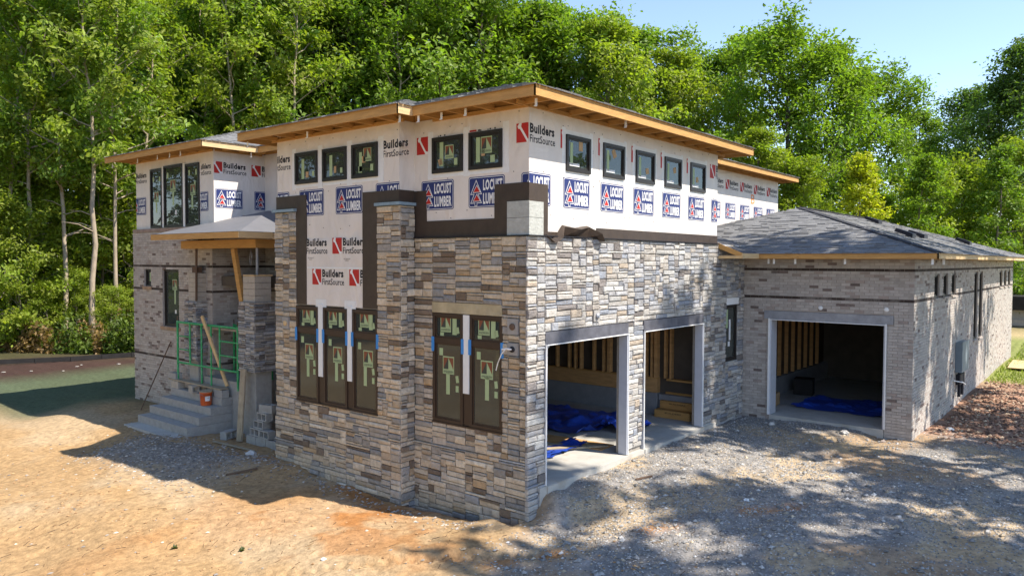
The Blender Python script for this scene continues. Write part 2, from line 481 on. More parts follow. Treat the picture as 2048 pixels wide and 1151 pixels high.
nX, nY = GX.shape
V = np.stack([GX, GY, GZ], -1).reshape(-1, 3)
idx = np.arange(nX * nY).reshape(nX, nY)
F = np.stack([idx[:-1, :-1], idx[1:, :-1], idx[1:, 1:], idx[:-1, 1:]], -1).reshape(-1, 4)
gcols = np.empty(GX.shape + (3,))
for i in range(0, nX, 40):
    gcols[i:i + 40] = ground_cols(GX[i:i + 40], GY[i:i + 40])
gme = mesh_np('ground', V, F, None, (), smooth=True)
a = gme.color_attributes.new('Col', 'FLOAT_COLOR', 'POINT')
ca = np.ones((nX * nY, 4), np.float32); ca[:, :3] = gcols.reshape(-1, 3)
a.data.foreach_set('color', ca.ravel())
M['ground'] = mat('ground_soil', rough=0.95, spec=0.15, attr=True, noise=0.42, nscale=9, bump=0.9, bscale=26)
gme.materials.append(M['ground'])
ground = link(bpy.data.objects.new('ground', gme)); ground['kind'] = 'structure'


def pebbles(name, xs, ys, sizes, cols, label, cat, flat=.6, seed=1):
    r = np.random.default_rng(seed)
    n = len(xs)
    base = np.array([(1, 0, 0), (0, 1, 0), (-1, 0, 0), (0, -1, 0), (0, 0, 1), (0, 0, -1)], float)
    Vp = base[None] * (1 + .45 * (r.random((n, 6, 1)) - .5)) + .35 * (r.random((n, 6, 3)) - .5)
    ang = r.random(n) * 6.28
    ca_, sa = np.cos(ang), np.sin(ang)
    x = Vp[..., 0] * ca_[:, None] - Vp[..., 1] * sa[:, None]; y = Vp[..., 0] * sa[:, None] + Vp[..., 1] * ca_[:, None]
    Vp[..., 0], Vp[..., 1] = x, y
    el = 1 + .6 * r.random((n, 1))
    Vp[..., 0] *= el
    Vp[..., 2] *= flat
    Vp = Vp * sizes[:, None, None]
    zs = ground_z(xs, ys)
    Vp[..., 0] += xs[:, None]; Vp[..., 1] += ys[:, None]; Vp[..., 2] += (zs + sizes * flat * .35)[:, None]
    tri = np.array([(0, 1, 4), (1, 2, 4), (2, 3, 4), (3, 0, 4), (1, 0, 5), (2, 1, 5), (3, 2, 5), (0, 3, 5)])
    Ft = (np.arange(n)[:, None, None] * 6 + tri[None]).reshape(-1, 3)
    o = link(bpy.data.objects.new(name, mesh_np(name, Vp.reshape(-1, 3), Ft, np.repeat(cols, 8, axis=0), [M['pebble']])))
    return tag(o, label, cat, kind='stuff')


rg = np.random.default_rng(11)


def scatter(n, x0, x1, y0, y1, dens):
    xs = rg.uniform(x0, x1, n); ys = rg.uniform(y0, y1, n)
    k = rg.random(n) < dens(xs, ys)
    for a0, a1, b0, b1 in FOOT + [(.3, 8.7, -.1, 1), (-.45, 0.1, 0, 6.6)]:
        k &= ~((xs > a0) & (xs < a1) & (ys > b0) & (ys < b1))
    return xs[k], ys[k]


def gravel_w(x, y):
    sd = (-y - .05) + .35 * (x + .25)
    n2 = fbm(x, y, .9, 5); n1 = fbm(x, y, 3.0, 2)
    return sstep(-.4, .5, sd + (n2 - .5) * 1.6) * sstep(-3.6, -.9, x + (n1 - .5) * 2 + .4 * (y + 2)) * (1 - sstep(8.6, 10.5, x)) * (.35 + .65 * sstep(.6, .42, n1))


xs, ys = scatter(80000, -3.5, 10.5, -7.2, .2, gravel_w)
g = rg.random(len(xs))
pc = np.where(g[:, None] < .55, np.array([.24, .228, .212]), np.where(g[:, None] < .82, np.array([.38, .365, .345]), np.array([.42, .335, .23]))) * (.6 + .8 * rg.random((len(xs), 1)))
pebbles('gravel', xs, ys, rg.uniform(.006, .019, len(xs)) * (1 + 1.6 * (rg.random(len(xs)) < .04)), pc, 'loose grey crushed gravel spread over the drive before the garages', 'gravel', seed=2)

step_w = lambda x, y: np.exp(-(((x + 1.5) / 1.1) ** 4 + ((y - 8.8) / 2.4) ** 4)) * .9 + .5 * np.exp(-((x + .62) / .22) ** 2) * ((y > .3) & (y < 7)) + .012
xs, ys = scatter(30000, -6.5, .6, -1.5, 13, step_w)
g = rg.random(len(xs))
pc = np.where(g[:, None] < .5, np.array([.30, .26, .22]), np.where(g[:, None] < .75, np.array([.46, .40, .33]), np.array([.20, .18, .16]))) * (.6 + .8 * rg.random((len(xs), 1)))
pebbles('rubble', xs, ys, rg.uniform(.010, .030, len(xs)), pc, 'brown pebbles and crushed stone heaped before the block steps', 'rubble', seed=3)

clod_w = lambda x, y: .5 * sstep(-8.5, -7, y) * sstep(9.2, 10.5, x)
xs, ys = scatter(12000, 9.2, 19, -8.5, -3.95, clod_w)
g = rg.random(len(xs))
pc = np.where(g[:, None] < .6, np.array([.28, .16, .105]), np.where(g[:, None] < .8, np.array([.44, .33, .23]), np.array([.10, .06, .045]))) * (.6 + .8 * rg.random((len(xs), 1)))
pebbles('clay_clods', xs, ys, rg.uniform(.02, .06, len(xs)), pc, 'red clay clods and dead leaves beside the garage wing', 'clay', seed=4)

cw = lambda x, y: .10 + .5 * sstep(.55, .7, fbm(x, y, 1.1, 31)) * np.exp(-((y + 1.5 * x + 1) / 5) ** 2)
xs, ys = scatter(9000, -7, 0, -4.5, 12, cw)
pc = np.array([[.33, .20, .10]]) * (.7 + .7 * rg.random((len(xs), 1)))
pebbles('sand_clods', xs, ys, rg.uniform(.008, .03, len(xs)), pc, 'small tan clods of dried soil strewn over the sand', 'soil', seed=6)

# twigs and straw on the sand
mb = MB()
for i in range(420):
    x = RN.uniform(-6.5, 1.5); y = RN.uniform(-4, 7)
    if y > -.3 and x > -.7: continue
    a = RN.uniform(-.5, 1.2); l = RN.uniform(.04, .16)
    z = gz(x, y) + .006
    c = RN.choice([(.12, .08, .05), (.2, .13, .07), (.30, .2, .1)])
    mb.beam((x, y, z), (x + l * math.cos(a), y + l * math.sin(a), gz(x + l * math.cos(a), y + l * math.sin(a)) + .008), .006, .006, c)
o = mb.build('twigs', M['pebble'], kind='stuff'); tag(o, 'short brown twigs and straw strewn over the sandy ground', 'twigs')
mb = MB()
for i in range(12):       # pale scraps on the brown ground far left
    x = RN.uniform(-1, 6); y = RN.uniform(25.2, 28.5)
    z = gz(x, y) + .02; s = RN.uniform(.04, .13); a = RN.uniform(0, 3)
    mb.beam((x, y, z), (x + s * math.cos(a), y + s * math.sin(a), z), s, .02, (.45, .42, .38))
o = mb.build('wood_chips', M['pebble'], kind='stuff'); tag(o, 'pale wood scraps scattered on the brown ground by the silt fence', 'wood chips')

# ------------------------------------------------------------------ the house
house = empty('house', (0, 0, 0), label='unfinished two-storey house in stone, brick and white printed wrap with open garages', cat='house')


def P3(ax, p, u, z):
    return (p, u, z) if ax == 'X' else (u, p, z)


def panel(mb, ax, p0, p1, u0, u1, z0, z1, ops=(), col=(1, 1, 1), mi=0):
    """solid wall slab between planes p0 (outside) and p1 (inside) with rectangular openings."""
    us = sorted({u0, u1} | {min(max(o[k], u0), u1) for o in ops for k in (0, 1)})
    zs = sorted({z0, z1} | {min(max(o[k], z0), z1) for o in ops for k in (2, 3)})

    def solid(i, j):
        if i < 0 or j < 0 or i >= len(us) - 1 or j >= len(zs) - 1: return False
        a = (us[i] + us[i + 1]) / 2; b = (zs[j] + zs[j + 1]) / 2
        return not any(o[0] < a < o[1] and o[2] < b < o[3] for o in ops)
    for i in range(len(us) - 1):
        for j in range(len(zs) - 1):
            if not solid(i, j): continue
            a, b, c, d = us[i], us[i + 1], zs[j], zs[j + 1]
            q = lambda p: [P3(ax, p, a, c), P3(ax, p, b, c), P3(ax, p, b, d), P3(ax, p, a, d)]
            mb.add(q(p0), [(0, 1, 2, 3)], col, mi); mb.add(q(p1), [(3, 2, 1, 0)], col, mi)
            for cond, e in ((solid(i - 1, j), (a, c, a, d)), (solid(i + 1, j), (b, c, b, d)), (solid(i, j - 1), (a, c, b, c)), (solid(i, j + 1), (a, d, b, d))):
                if not cond:
                    mb.add([P3(ax, p0, e[0], e[1]), P3(ax, p0, e[2], e[3]), P3(ax, p1, e[2], e[3]), P3(ax, p1, e[0], e[1])], [(0, 1, 2, 3)], col, mi)
    return mb


# ---- stone veneer
PAL = [((.52, .445, .35), 34), ((.46, .375, .28), 18), ((.41, .37, .325), 22), ((.30, .285, .27), 13), ((.27, .27, .275), 8), ((.185, .142, .108), 11), ((.44, .32, .20), 3), ((.56, .50, .41), 10)]
PAL_W = [w for _, w in PAL]


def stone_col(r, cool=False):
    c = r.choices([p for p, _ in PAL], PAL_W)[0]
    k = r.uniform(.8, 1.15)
    if not cool: c = (c[0] * 1.02, c[1] * .985, c[2] * .93)  # front stones warmed in colour against the blue shade on them
    if cool: c = (c[0] * .70 + .07, c[1] * .76 + .07, c[2] * .86 + .075)  # greyer copy, the right face's sunlight put into the stone colour
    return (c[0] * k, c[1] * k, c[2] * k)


def stone_fill(u0, u1, z0, z1, ops, seed, hs=(1, 2, 2, 2, 3), wr=(.20, .68)):
    r = random.Random(seed)
    du, dz = .02, .047
    n = max(1, int(round((u1 - u0) / du))); du = (u1 - u0) / n
    H = [z0] * n
    mid = [u0 + (i + .5) * du for i in range(n)]

    def ceil_(i, z):
        c = z1
        for o in ops:
            if o[0] < mid[i] < o[1] and o[2] >= z - 1e-6: c = min(c, o[2])
        return c

    def lift(i):
        for _ in range(4):
            for o in ops:
                if o[0] < mid[i] < o[1] and o[2] - .012 <= H[i] < o[3] - 1e-6: H[i] = o[3]
    for i in range(n): lift(i)
    out = []
    guard = 0
    while guard < 20000:
        guard += 1
        m = min(H)
        if m >= z1 - .012: break
        i = H.index(m); j = i; c0 = ceil_(i, m)
        while j < n and abs(H[j] - m) < 1e-6 and abs(ceil_(j, m) - c0) < 1e-6: j += 1
        run = (j - i) * du
        room = c0 - m
        w = r.uniform(*wr)
        h = r.choice(hs) * dz
        if h > 2.5 * dz: w = min(w, r.uniform(.14, .34))
        if run - w < .12: w = run
        if run > .7 and w == run: w = run / 2
        k = max(1, int(round(w / du))); k = min(k, j - i)
        if run < .12:
            nb = [H[q] for q in (i - 1, j) if 0 <= q < n and H[q] > m + 1e-6]
            if nb: h = min(min(nb) - m, 4 * dz)
        if room - h < dz * .7: h = room
        h = min(h, room)
        if h > .2: h = room / 2 if room < .3 else h
        out.append((mid[i] - du / 2, mid[i + k - 1] + du / 2, m, m + h))
        for q in range(i, i + k):
            H[q] = m + h; lift(q)
    return out


def stone_geom(mb, ax, plane, s, r, col, sgn=-1, base=.024, var=.028):
    u0, u1, z0, z1 = s
    g = .0045
    u0 += g; u1 -= g; z0 += g; z1 -= g
    if u1 - u0 < .015 or z1 - z0 < .012: return False
    d = base + r.random() * var
    c = min(.011, (u1 - u0) * .2, (z1 - z0) * .2)
    j = lambda k=.006: r.uniform(-k, k)
    tilt = r.uniform(-.008, .008)
    vs = []
    for uu, zz in ((u0, z0), (u1, z0), (u1, z1), (u0, z1)): vs.append(P3(ax, plane, uu, zz))
    jj = [(j(.004), j(.004)) for _ in range(4)]
    for q, (uu, zz) in enumerate(((u0, z0), (u1, z0), (u1, z1), (u0, z1))): vs.append(P3(ax, plane + sgn * (d - .013), uu + jj[q][0] * .4, zz + jj[q][1] * .6))
    for q, (uu, zz) in enumerate(((u0 + c, z0 + c), (u1 - c, z0 + c), (u1 - c, z1 - c), (u0 + c, z1 - c))):
        vs.append(P3(ax, plane + sgn * (d + (tilt if q in (1, 2) else -tilt) + j(.004)), uu + jj[q][0], zz + jj[q][1]))
    ku, kz = r.uniform(.3, .7), r.uniform(.3, .7)
    vs.append(P3(ax, plane + sgn * (d + r.uniform(-.004, .012)), u0 + (u1 - u0) * ku, z0 + (z1 - z0) * kz))
    fs = [(8, 9, 12), (9, 10, 12), (10, 11, 12), (11, 8, 12)]
    for q in range(4):
        t = (q + 1) % 4
        fs += [(q, t, 4 + t, 4 + q), (4 + q, 4 + t, 8 + t, 8 + q)]
    mb.add(vs, fs, col)
    return True


ALL_STONES = []      # (size on picture, axis, plane, rect, base, cool, parent wall)
CAMP = Vector((-9.6057, -7.5348, 3.7314))


def stones(ax, plane, u0, u1, z0, z1, ops, seed, wall, base=.028, cool=False, **kw):
    for s in stone_fill(u0, u1, z0, z1, ops, seed, **kw):
        c = Vector(P3(ax, plane, (s[0] + s[1]) / 2, (s[2] + s[3]) / 2))
        d = CAMP - c
        cosn = abs(d.x if ax == 'X' else d.y) / d.length
        ALL_STONES.append(((s[1] - s[0]) * (s[3] - s[2]) * cosn / d.length_squared, ax, plane, s, base, cool, wall))


# garage block shell
WIN_F = (.56, 2.18, .87, 3.0)                       # main front window opening with lintel
D1 = (.43, 3.06, -1, 2.56); D2 = (3.68, 6.33, -1, 2.56); WIN_R = (7.62, 8.32, 1.33, 2.86)
LOWW = M['mortar']


def wall_part(name, build, m):
    mb_ = MB(); build(mb_); return mb_.build(name, m, house)


front_wall = wall_part('stone_wall', lambda b: panel(b, 'X', .03, .22, .036, 2.66, -1.0, 4.12, [WIN_F]), LOWW)
bay_wall = wall_part('stone_wall', lambda b: panel(b, 'X', -.33, -.12, 2.68, 6.48, -1.0, 4.12, [(3.26, 5.78, .88, 2.82)]), LOWW)
ret_wall = wall_part('stone_wall', lambda b: panel(b, 'Y', 2.68, 2.80, -.325, .028, -1.0, 4.74), LOWW)
side_wall = wall_part('stone_wall', lambda b: panel(b, 'Y', .03, .22, .035, 8.69, -1.0, 4.12, [D1, D2, WIN_R]), LOWW)
wall_part('bay_side_wall', lambda b: b.box(-.32, 2.6, 6.36, 6.48, -1, 6.42), M['wrap'])

LED = .45
stones('X', .03, 0.0, 2.645, -.95, LED, [], 1, front_wall, base=.048)
stones('X', .03, 0.0, 2.645, LED, 4.135, [WIN_F, (.19, .43, 2.52, 2.80), (.19, .43, 2.18, 2.40)], 2, front_wall)
stones('X', -.33, 2.645, 6.52, -.95, LED, [], 3, bay_wall, base=.048)
stones('X', -.33, 2.645, 6.52, LED, .885, [], 4, bay_wall)
stones('X', -.33, 2.645, 3.26, .885, 4.72, [], 5, bay_wall, wr=(.14, .45))
stones('X', -.33, 5.78, 6.52, .885, 4.72, [(6.02, 6.24, 2.30, 2.56)], 6, bay_wall, wr=(.14, .45))
stones('Y', 2.68, -.345, .0, -.95, LED, [], 7, ret_wall, base=.045, wr=(.12, .3))
stones('Y', 2.68, -.345, .0, LED, 4.72, [], 8, ret_wall, wr=(.12, .3))
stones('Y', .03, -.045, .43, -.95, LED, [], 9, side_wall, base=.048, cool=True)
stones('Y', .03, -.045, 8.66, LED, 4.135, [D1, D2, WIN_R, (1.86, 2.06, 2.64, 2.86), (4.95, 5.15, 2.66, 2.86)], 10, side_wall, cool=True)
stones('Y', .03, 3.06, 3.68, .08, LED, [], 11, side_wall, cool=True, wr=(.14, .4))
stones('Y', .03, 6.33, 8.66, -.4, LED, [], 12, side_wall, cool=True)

# bay upper wrap and main upper wrap
ZT = 6.24
wrap_f = wall_part('house_wrap', lambda b: panel(b, 'X', .03, .2, .034, 2.69, 4.12, ZT, [(.6, 1.29, 5.3, 5.9), (1.49, 2.17, 5.3, 5.9)]), M['wrap'])
wrap_b = wall_part('house_wrap', lambda b: (panel(b, 'X', -.33, -.12, 2.694, 6.46, 4.12, ZT, [(3.28, 3.97, 5.3, 5.9), (4.19, 4.87, 5.3, 5.9), (5.08, 5.78, 5.3, 5.9)]),
                                             b.box(-.345, -.328, 3.4, 5.7, 2.84, 4.14)), M['wrap'])
wrap_ret = wall_part('house_wrap', lambda b: panel(b, 'Y', 2.69, 2.8, -.328, .03, 4.74, ZT), M['wrap'])
UPW = [(1.05 + 1.1675 * k, 1.05 + 1.1675 * k + .71, 5.3, 5.86) for k in range(5)]
wrap_r = wall_part('house_wrap', lambda b: panel(b, 'Y', .03, .2, .033, 7.12, 4.12, ZT, UPW), M['wrap'])
wall_part('house_wrap', lambda b: b.box(6.95, 7.12, .2, 2.6, 4.12, ZT), M['wrap'])
# top plates
for q in ((.045, .2, .21, 2.7), (-.315, -.12, 2.81, 6.45), (.045, 7.1, .045, .2), (-.315, .04, 2.705, 2.8)): wall_part('top_plate', lambda b: b.box(*q, ZT, 6.46), M['wood'])

# floors, interior
wall_part('garage_slab', lambda b: (b.box(.25, 7.0, -.055, 6.34, -.3, 0), b.box(.44, 3.05, -.075, -.05, -.3, -.005), b.box(3.69, 6.32, -.075, -.05, -.3, -.005)), M['concrete'])
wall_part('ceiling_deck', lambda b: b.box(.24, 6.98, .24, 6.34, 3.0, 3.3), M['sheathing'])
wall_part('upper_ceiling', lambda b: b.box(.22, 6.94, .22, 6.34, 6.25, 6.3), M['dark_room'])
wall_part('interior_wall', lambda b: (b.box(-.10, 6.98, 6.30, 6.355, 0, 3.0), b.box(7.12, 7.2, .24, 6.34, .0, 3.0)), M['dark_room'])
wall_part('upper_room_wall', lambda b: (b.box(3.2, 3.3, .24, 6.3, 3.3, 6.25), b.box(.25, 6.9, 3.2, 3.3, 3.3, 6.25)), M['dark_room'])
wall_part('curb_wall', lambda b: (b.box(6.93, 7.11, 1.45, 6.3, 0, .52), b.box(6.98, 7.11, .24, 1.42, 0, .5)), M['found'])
wall_part('rim_board', lambda b: b.box(6.945, 7.10, 1.45, 6.3, .525, .86), M['wood_dark'])
for k, y in enumerate([1.10, 1.25, 1.50, 1.62, 1.78, 1.92, 2.85, 3.02, 3.32, 3.72, 3.90, 4.1, 4.50, 4.9, 5.3, 5.7, 6.1]):
    w = .045 if k not in (2, 6) else .09
    wall_part('stud', lambda b: b.box(6.95, 7.08, y - w / 2, y + w / 2, .865 if y > 1.4 else .9, 2.99), M['wood_dark'])
wall_part('bottom_plate', lambda b: (b.box(6.94, 7.10, 1.45, 6.3, .862, .90), b.box(6.94, 7.25, .42, 1.2, .85, .895)), M['wood'])
for k in range(9):
    y = .7 + .66 * k
    wall_part('joist', lambda b: b.box(.3, 6.9, y, y + .045, 2.76, 2.985), M['wood_dark'])

# lintels and jambs of the garage doors
for (a, b0) in ((.43, 3.06), (3.68, 6.33)):
    o = wall_part('lintel', lambda b: (b.box(a - .01, b0 + .01, -.03, .22, 2.36, 2.555), b.box(a - .01, b0 + .01, -.055, .2, 2.35, 2.362)), M['steel_dark'])
    wall_part('door_jamb', lambda b: b.box(b0 - .035, b0 - .002, -.035, .15, .01, 2.345), M['jamb'])
    wall_part('door_jamb', lambda b: b.box(a + .002, a + .035, -.035, .15, .01, 2.345), M['jamb'])
    wall_part('corner_bead', lambda b: (b.box(b0 - .004, b0 + .012, -.05, -.03, .01, 2.36), b.box(a - .012, a + .004, -.05, -.03, .01, 2.36), b.box(a, b0, -.058, -.035, 2.335, 2.352)), M['white'])
# gusset in the first opening's corner
wall_part('head_trim', lambda b: b.beam((.47, .02, 2.28), (.56, .02, 2.335), .06, .03), M['jamb'])
wall_part('lintel', lambda b: (b.box(-.012, .2, .555, 2.185, 2.815, 3.0)), M['lintel_tan'])
wall_part('lintel', lambda b: (b.box(7.6, 8.34, -.012, .2, 2.70, 2.86)), M['white'])

# brown membrane flashing
mem = lambda build: wall_part('membrane_flashing', build, M['membrane'])
mem(lambda b: (b.box(.018, .03, .03, .75, 4.15, 5.0), b.box(.016, .03, .75, 2.36, 4.14, 4.44), b.box(.018, .03, 2.36, 2.685, 4.14, 4.99)))
mem(lambda b: (b.box(.02, .53, .017, .03, 4.16, 4.99), b.box(.53, 2.0, .02, .03, 4.13, 4.22), b.box(2.0, 7.12, .016, .03, 4.13, 4.33)))
mem(lambda b: (b.box(-.352, -.331, 2.68, 3.69, 4.12, 5.0), b.box(-.352, -.331, 3.26, 3.69, 2.84, 4.12), b.box(-.35, .02, 2.676, 2.69, 4.72, 5.0)))
mem(lambda b: (b.box(-.352, -.331, 5.44, 5.79, 2.84, 5.05), b.box(-.354, -.331, 5.79, 6.48, 4.70, 5.05)))
# black drip edge under the flashing
wall_part('drip_edge', lambda b: (b.box(-.045, .03, -.05, 2.64, 4.137, 4.152), b.box(-.045, 7.12, -.045, .03, 4.1375, 4.1525)), M['black'])
# column caps
wall_part('column_cap', lambda b: (b.box(-.42, -.33, 2.60, 3.28, 4.725, 4.78), b.box(-.40, 0.0, 2.605, 2.68, 4.726, 4.779)), M['capblue'])
wall_part('column_cap', lambda b: b.box(-.42, -.33, 5.76, 6.55, 4.725, 4.78), M['capblue'])
# parged block patch on the corner
wall_part('block_patch', lambda b: (b.box(-.012, .017, .0, .45, 4.155, 4.43), b.box(-.012, .016, .0, .45, 4.436, 4.70)), M['patch'])
wall_part('block_patch', lambda b: (b.box(-.01, .37, -.012, .016, 4.155, 4.43), b.box(-.01, .37, -.012, .016, 4.436, 4.695)), M['patch'])
# folded loose flap of membrane
flap = [(.44, 4.17, .05), (.60, 4.05, .10), (.72, 4.13, .16), (.92, 4.335, .05), (1.3, 4.30, .13), (1.68, 4.35, .05), (1.92, 4.24, .16), (2.06, 4.10, .13), (2.14, 4.14, .06)]
mb = MB()
for (a1, b1, c1), (a2, b2, c2) in zip(flap[:-1], flap[1:]):
    mb.add([(a1, .014, 4.14), (a2, .014, 4.14), (a2, -c2, b2 - .02), (a1, -c1, b1 - .02), (a2, .012, b2 + .01), (a1, .012, b1 + .01)], [(0, 1, 2, 3), (3, 2, 4, 5)])
mb.build('membrane_flap', M['membrane'], house)

# fixtures in the stone
for (y0, z0, z1) in ((.2, 2.53, 2.79), (.2, 2.19, 2.39)):
    wall_part('fixture_plate', lambda b: b.box(-.032, .03, y0, y0 + .22, z0, z1), M['plate'])
wall_part('fixture_plate', lambda b: b.box(-.392, -.33, 6.025, 6.235, 2.305, 2.555), M['plate'])
for (cx, z) in ((1.96, 2.75), (5.05, 2.76)):
    wall_part('fixture_plate', lambda b: b.box(cx - .095, cx + .095, -.032, .03, z - .105, z + .1), M['plate'])


def disc(name, c, nrm, r, d, m, parent=house):
    b = MB(); c = Vector(c); n = Vector(nrm)
    b.tube([c, c + n * d * .6, c + n * d], [r, r, r * .55], 12)
    return b.build(name, m, parent)


disc('light_box', (-.032, .31, 2.66), (-1, 0, 0), .055, .03, M['rust'])
disc('light_box', (-.032, .31, 2.29), (-1, 0, 0), .05, .03, M['black'])
disc('light_box', (1.96, -.032, 2.75), (0, -1, 0), .05, .05, M['steel'])
disc('light_box', (5.05, -.032, 2.76), (0, -1, 0), .05, .05, M['steel'])
disc('light_box', (-.392, 6.12, 2.43), (-1, 0, 0), .055, .035, M['wood_pale'])
wall_part('cable', lambda b: (b.tube([(-.05, .31, 2.29), (-.13, .36, 2.31), (-.15, .44, 2.22), (-.13, .54, 2.05), (-.12, .585, 1.93)], .009, 6), b.tube([(-.05, .31, 2.29), (-.12, .38, 2.30), (-.13, .45, 2.29)], .016, 6)), M['white'])

# ------------------------------------------------------------------ roofs
def hip_geo(x0, x1, y0, y1, z0, s):
    dx, dy = x1 - x0, y1 - y0
    w = min(dx, dy) / 2; zr = z0 + s * w
    if dx >= dy:
        a = (x0 + w, y0 + w, zr); b = (x1 - w, y0 + w, zr)
    else:
        a = (x0 + w, y0 + w, zr); b = (x0 + w, y1 - w, zr)
    return a, b, w, zr


def hip_roof(x0, x1, y0, y1, z0, s, name='roof', top=M['sheathing']):
    a, b, w, zr = hip_geo(x0, x1, y0, y1, z0, s)
    c = [(x0, y0, z0), (x1, y0, z0), (x1, y1, z0), (x0, y1, z0)]
    mb = MB()
    if x1 - x0 >= y1 - y0:
        polys = [[c[0], c[1], b, a], [c[1], c[2], b], [c[2], c[3], a, b], [c[3], c[0], a]]
    else:
        polys = [[c[0], c[1], a], [c[1], c[2], b, a], [c[2], c[3], b], [c[3], c[0], a, b]]
    for p in polys:
        mb.add(p, [tuple(range(len(p)))], mi=0)
        mb.add([(q[0], q[1], q[2] - .018) for q in p], [tuple(reversed(range(len(p))))], mi=1)
    return mb.build(name, [top, M['sheathing']], house)


SH = []     # shingle pieces: (score, verts, faces, col, roof)


def shingles(e0, e1, n_in, s, dmax, lo, hi, roof, seed, expo=.132, w=(.15, .30), clip=None):
    """courses of tabs on a slope. e0->e1 eave line, n_in inward horizontal unit, lo/hi(d) = usable range along the eave."""
    r = random.Random(seed)
    e0 = Vector(e0); e1 = Vector(e1); L = (e1 - e0).length; t = (e1 - e0) / L; n = Vector(n_in)
    d = -.035; row = 0
    nv = (n * -s + Vector((0, 0, 1))).normalized()
    while d < dmax:
        d2 = min(d + expo * 1.25, dmax + .02)
        a = lo(max(d, 0)); b = hi(max(d, 0)); u = a - r.random() * .2
        while u < b:
            wd = r.uniform(*w); ua = max(u, a); ub = min(u + wd, b); u += wd
            if ub - ua < .03: continue
            la, lb = max(ua, lo(max(d2, 0)) if ua <= a + .001 else ua), min(ub, hi(max(d2, 0)) if ub >= b - .001 else ub)
            if lb <= la: lb = la = (ua + ub) / 2
            th = r.choice((.012, .014, .026))
            g = .003
            P = lambda uu, dd, h: tuple(e0 + t * uu + n * dd + Vector((0, 0, s * dd)) + nv * h)
            vs = [P(ua + g, d, th), P(ub - g, d, th), P(lb - g, d2, .003), P(la + g, d2, .003), P(ua + g, d, 0), P(ub - g, d, 0), P(lb - g, d2, 0), P(la + g, d2, 0)]
            if clip and not clip(vs[0]): continue
            k = r.choice((.165, .185, .20, .215, .235))
            col = (k, k * .985, k * .97)
            c = Vector(vs[0]); dd = CAMP - c
            SH.append(((ub - ua) * abs(nv.dot(dd)) / dd.length ** 3, vs, [(0, 1, 2, 3), (4, 5, 1, 0), (5, 6, 2, 1), (7, 4, 0, 3)], col, roof))
        d += expo; row += 1


OH = .56; S1 = .31
ZE = 6.37          # roof edge (top of fascia) over the garage block
roof_a = hip_roof(-OH, 7.80, -OH, 7.06, ZE, S1)
roof_b = hip_roof(-.33 - OH, 4.6, 2.66 - OH, 7.06, ZE, S1)
wL = 7.06 + OH
shingles((-OH, 7.06, ZE), (-OH, -OH, ZE), (1, 0, 0), S1, 3.8, lambda d: d, lambda d: wL - d, roof_a, 1)
shingles((-OH, -OH, ZE), (7.80, -OH, ZE), (0, 1, 0), S1, 3.8, lambda d: d, lambda d: 8.36 - d, roof_a, 2)
lb = 7.06 - (2.66 - OH)
shingles((-.33 - OH, 7.06, ZE), (-.33 - OH, 2.66 - OH, ZE), (1, 0, 0), S1, lb / 2, lambda d: d, lambda d: lb - d, roof_b, 3)
shingles((-.33 - OH, 2.66 - OH, ZE), (4.6, 2.66 - OH, ZE), (0, 1, 0), S1, lb / 2, lambda d: d, lambda d: 5.49 - d, roof_b, 4)

ZH = 6.80          # high roof over the two-storey body and left wing
roof_c = hip_roof(2.6 - OH, 18.1 + OH, 2.65 - OH, 16.1 + OH, ZH, S1)
roof_d = hip_roof(1.0 - OH, 8.0, 11.5 - OH, 16.1 + OH, ZH, S1)
ld = 16.66 - 10.94
shingles((1 - OH, 16.66, ZH), (1 - OH, 10.94, ZH), (1, 0, 0), S1, ld / 2, lambda d: d, lambda d: ld - d, roof_d, 5)
shingles((1 - OH, 10.94, ZH), (8.0, 10.94, ZH), (0, 1, 0), S1, ld / 2, lambda d: d, lambda d: 7.56 - d, roof_d, 6)
shingles((2.6 - OH, 10.94, ZH), (2.6 - OH, 5.0, ZH), (1, 0, 0), S1, 3.5, lambda d: -2.0, lambda d: 5.9, roof_c, 7)
shingles((7.0, 2.65 - OH, ZH), (18.66, 2.65 - OH, ZH), (0, 1, 0), S1, 1.6, lambda d: 0, lambda d: 11.66 - d, roof_c, 8)

ZG = 3.93          # garage wing
GX0, GX1, GY0, GY1 = 8.7 - OH, 26.3, -3.82 - OH, 4.3
roof_g = hip_roof(GX0, GX1, GY0, GY1, ZG, S1)
lg = GY1 - GY0
shingles((GX0, GY1, ZG), (GX0, GY0, ZG), (1, 0, 0), S1, lg / 2, lambda d: max(d, GY1 - 2.62), lambda d: lg - d, roof_g, 9)
shingles((GX0, GY0, ZG), (GX1, GY0, ZG), (0, 1, 0), S1, lg / 2, lambda d: d, lambda d: GX1 - GX0 - d, roof_g, 10, w=(.35, .8))
# hip caps
mb = MB()
a, b, w_, zr_ = hip_geo(GX0, GX1, GY0, GY1, ZG, S1)
mb.beam((GX0, GY0, ZG + .012), (a[0], a[1], a[2] + .015), .16, .018, (.035, .035, .04)); mb.beam((a[0], a[1], a[2] + .015), (b[0], b[1], b[2] + .015), .2, .02, (.05, .05, .055))
mb.build('hip_cap', M['shingle'], house)
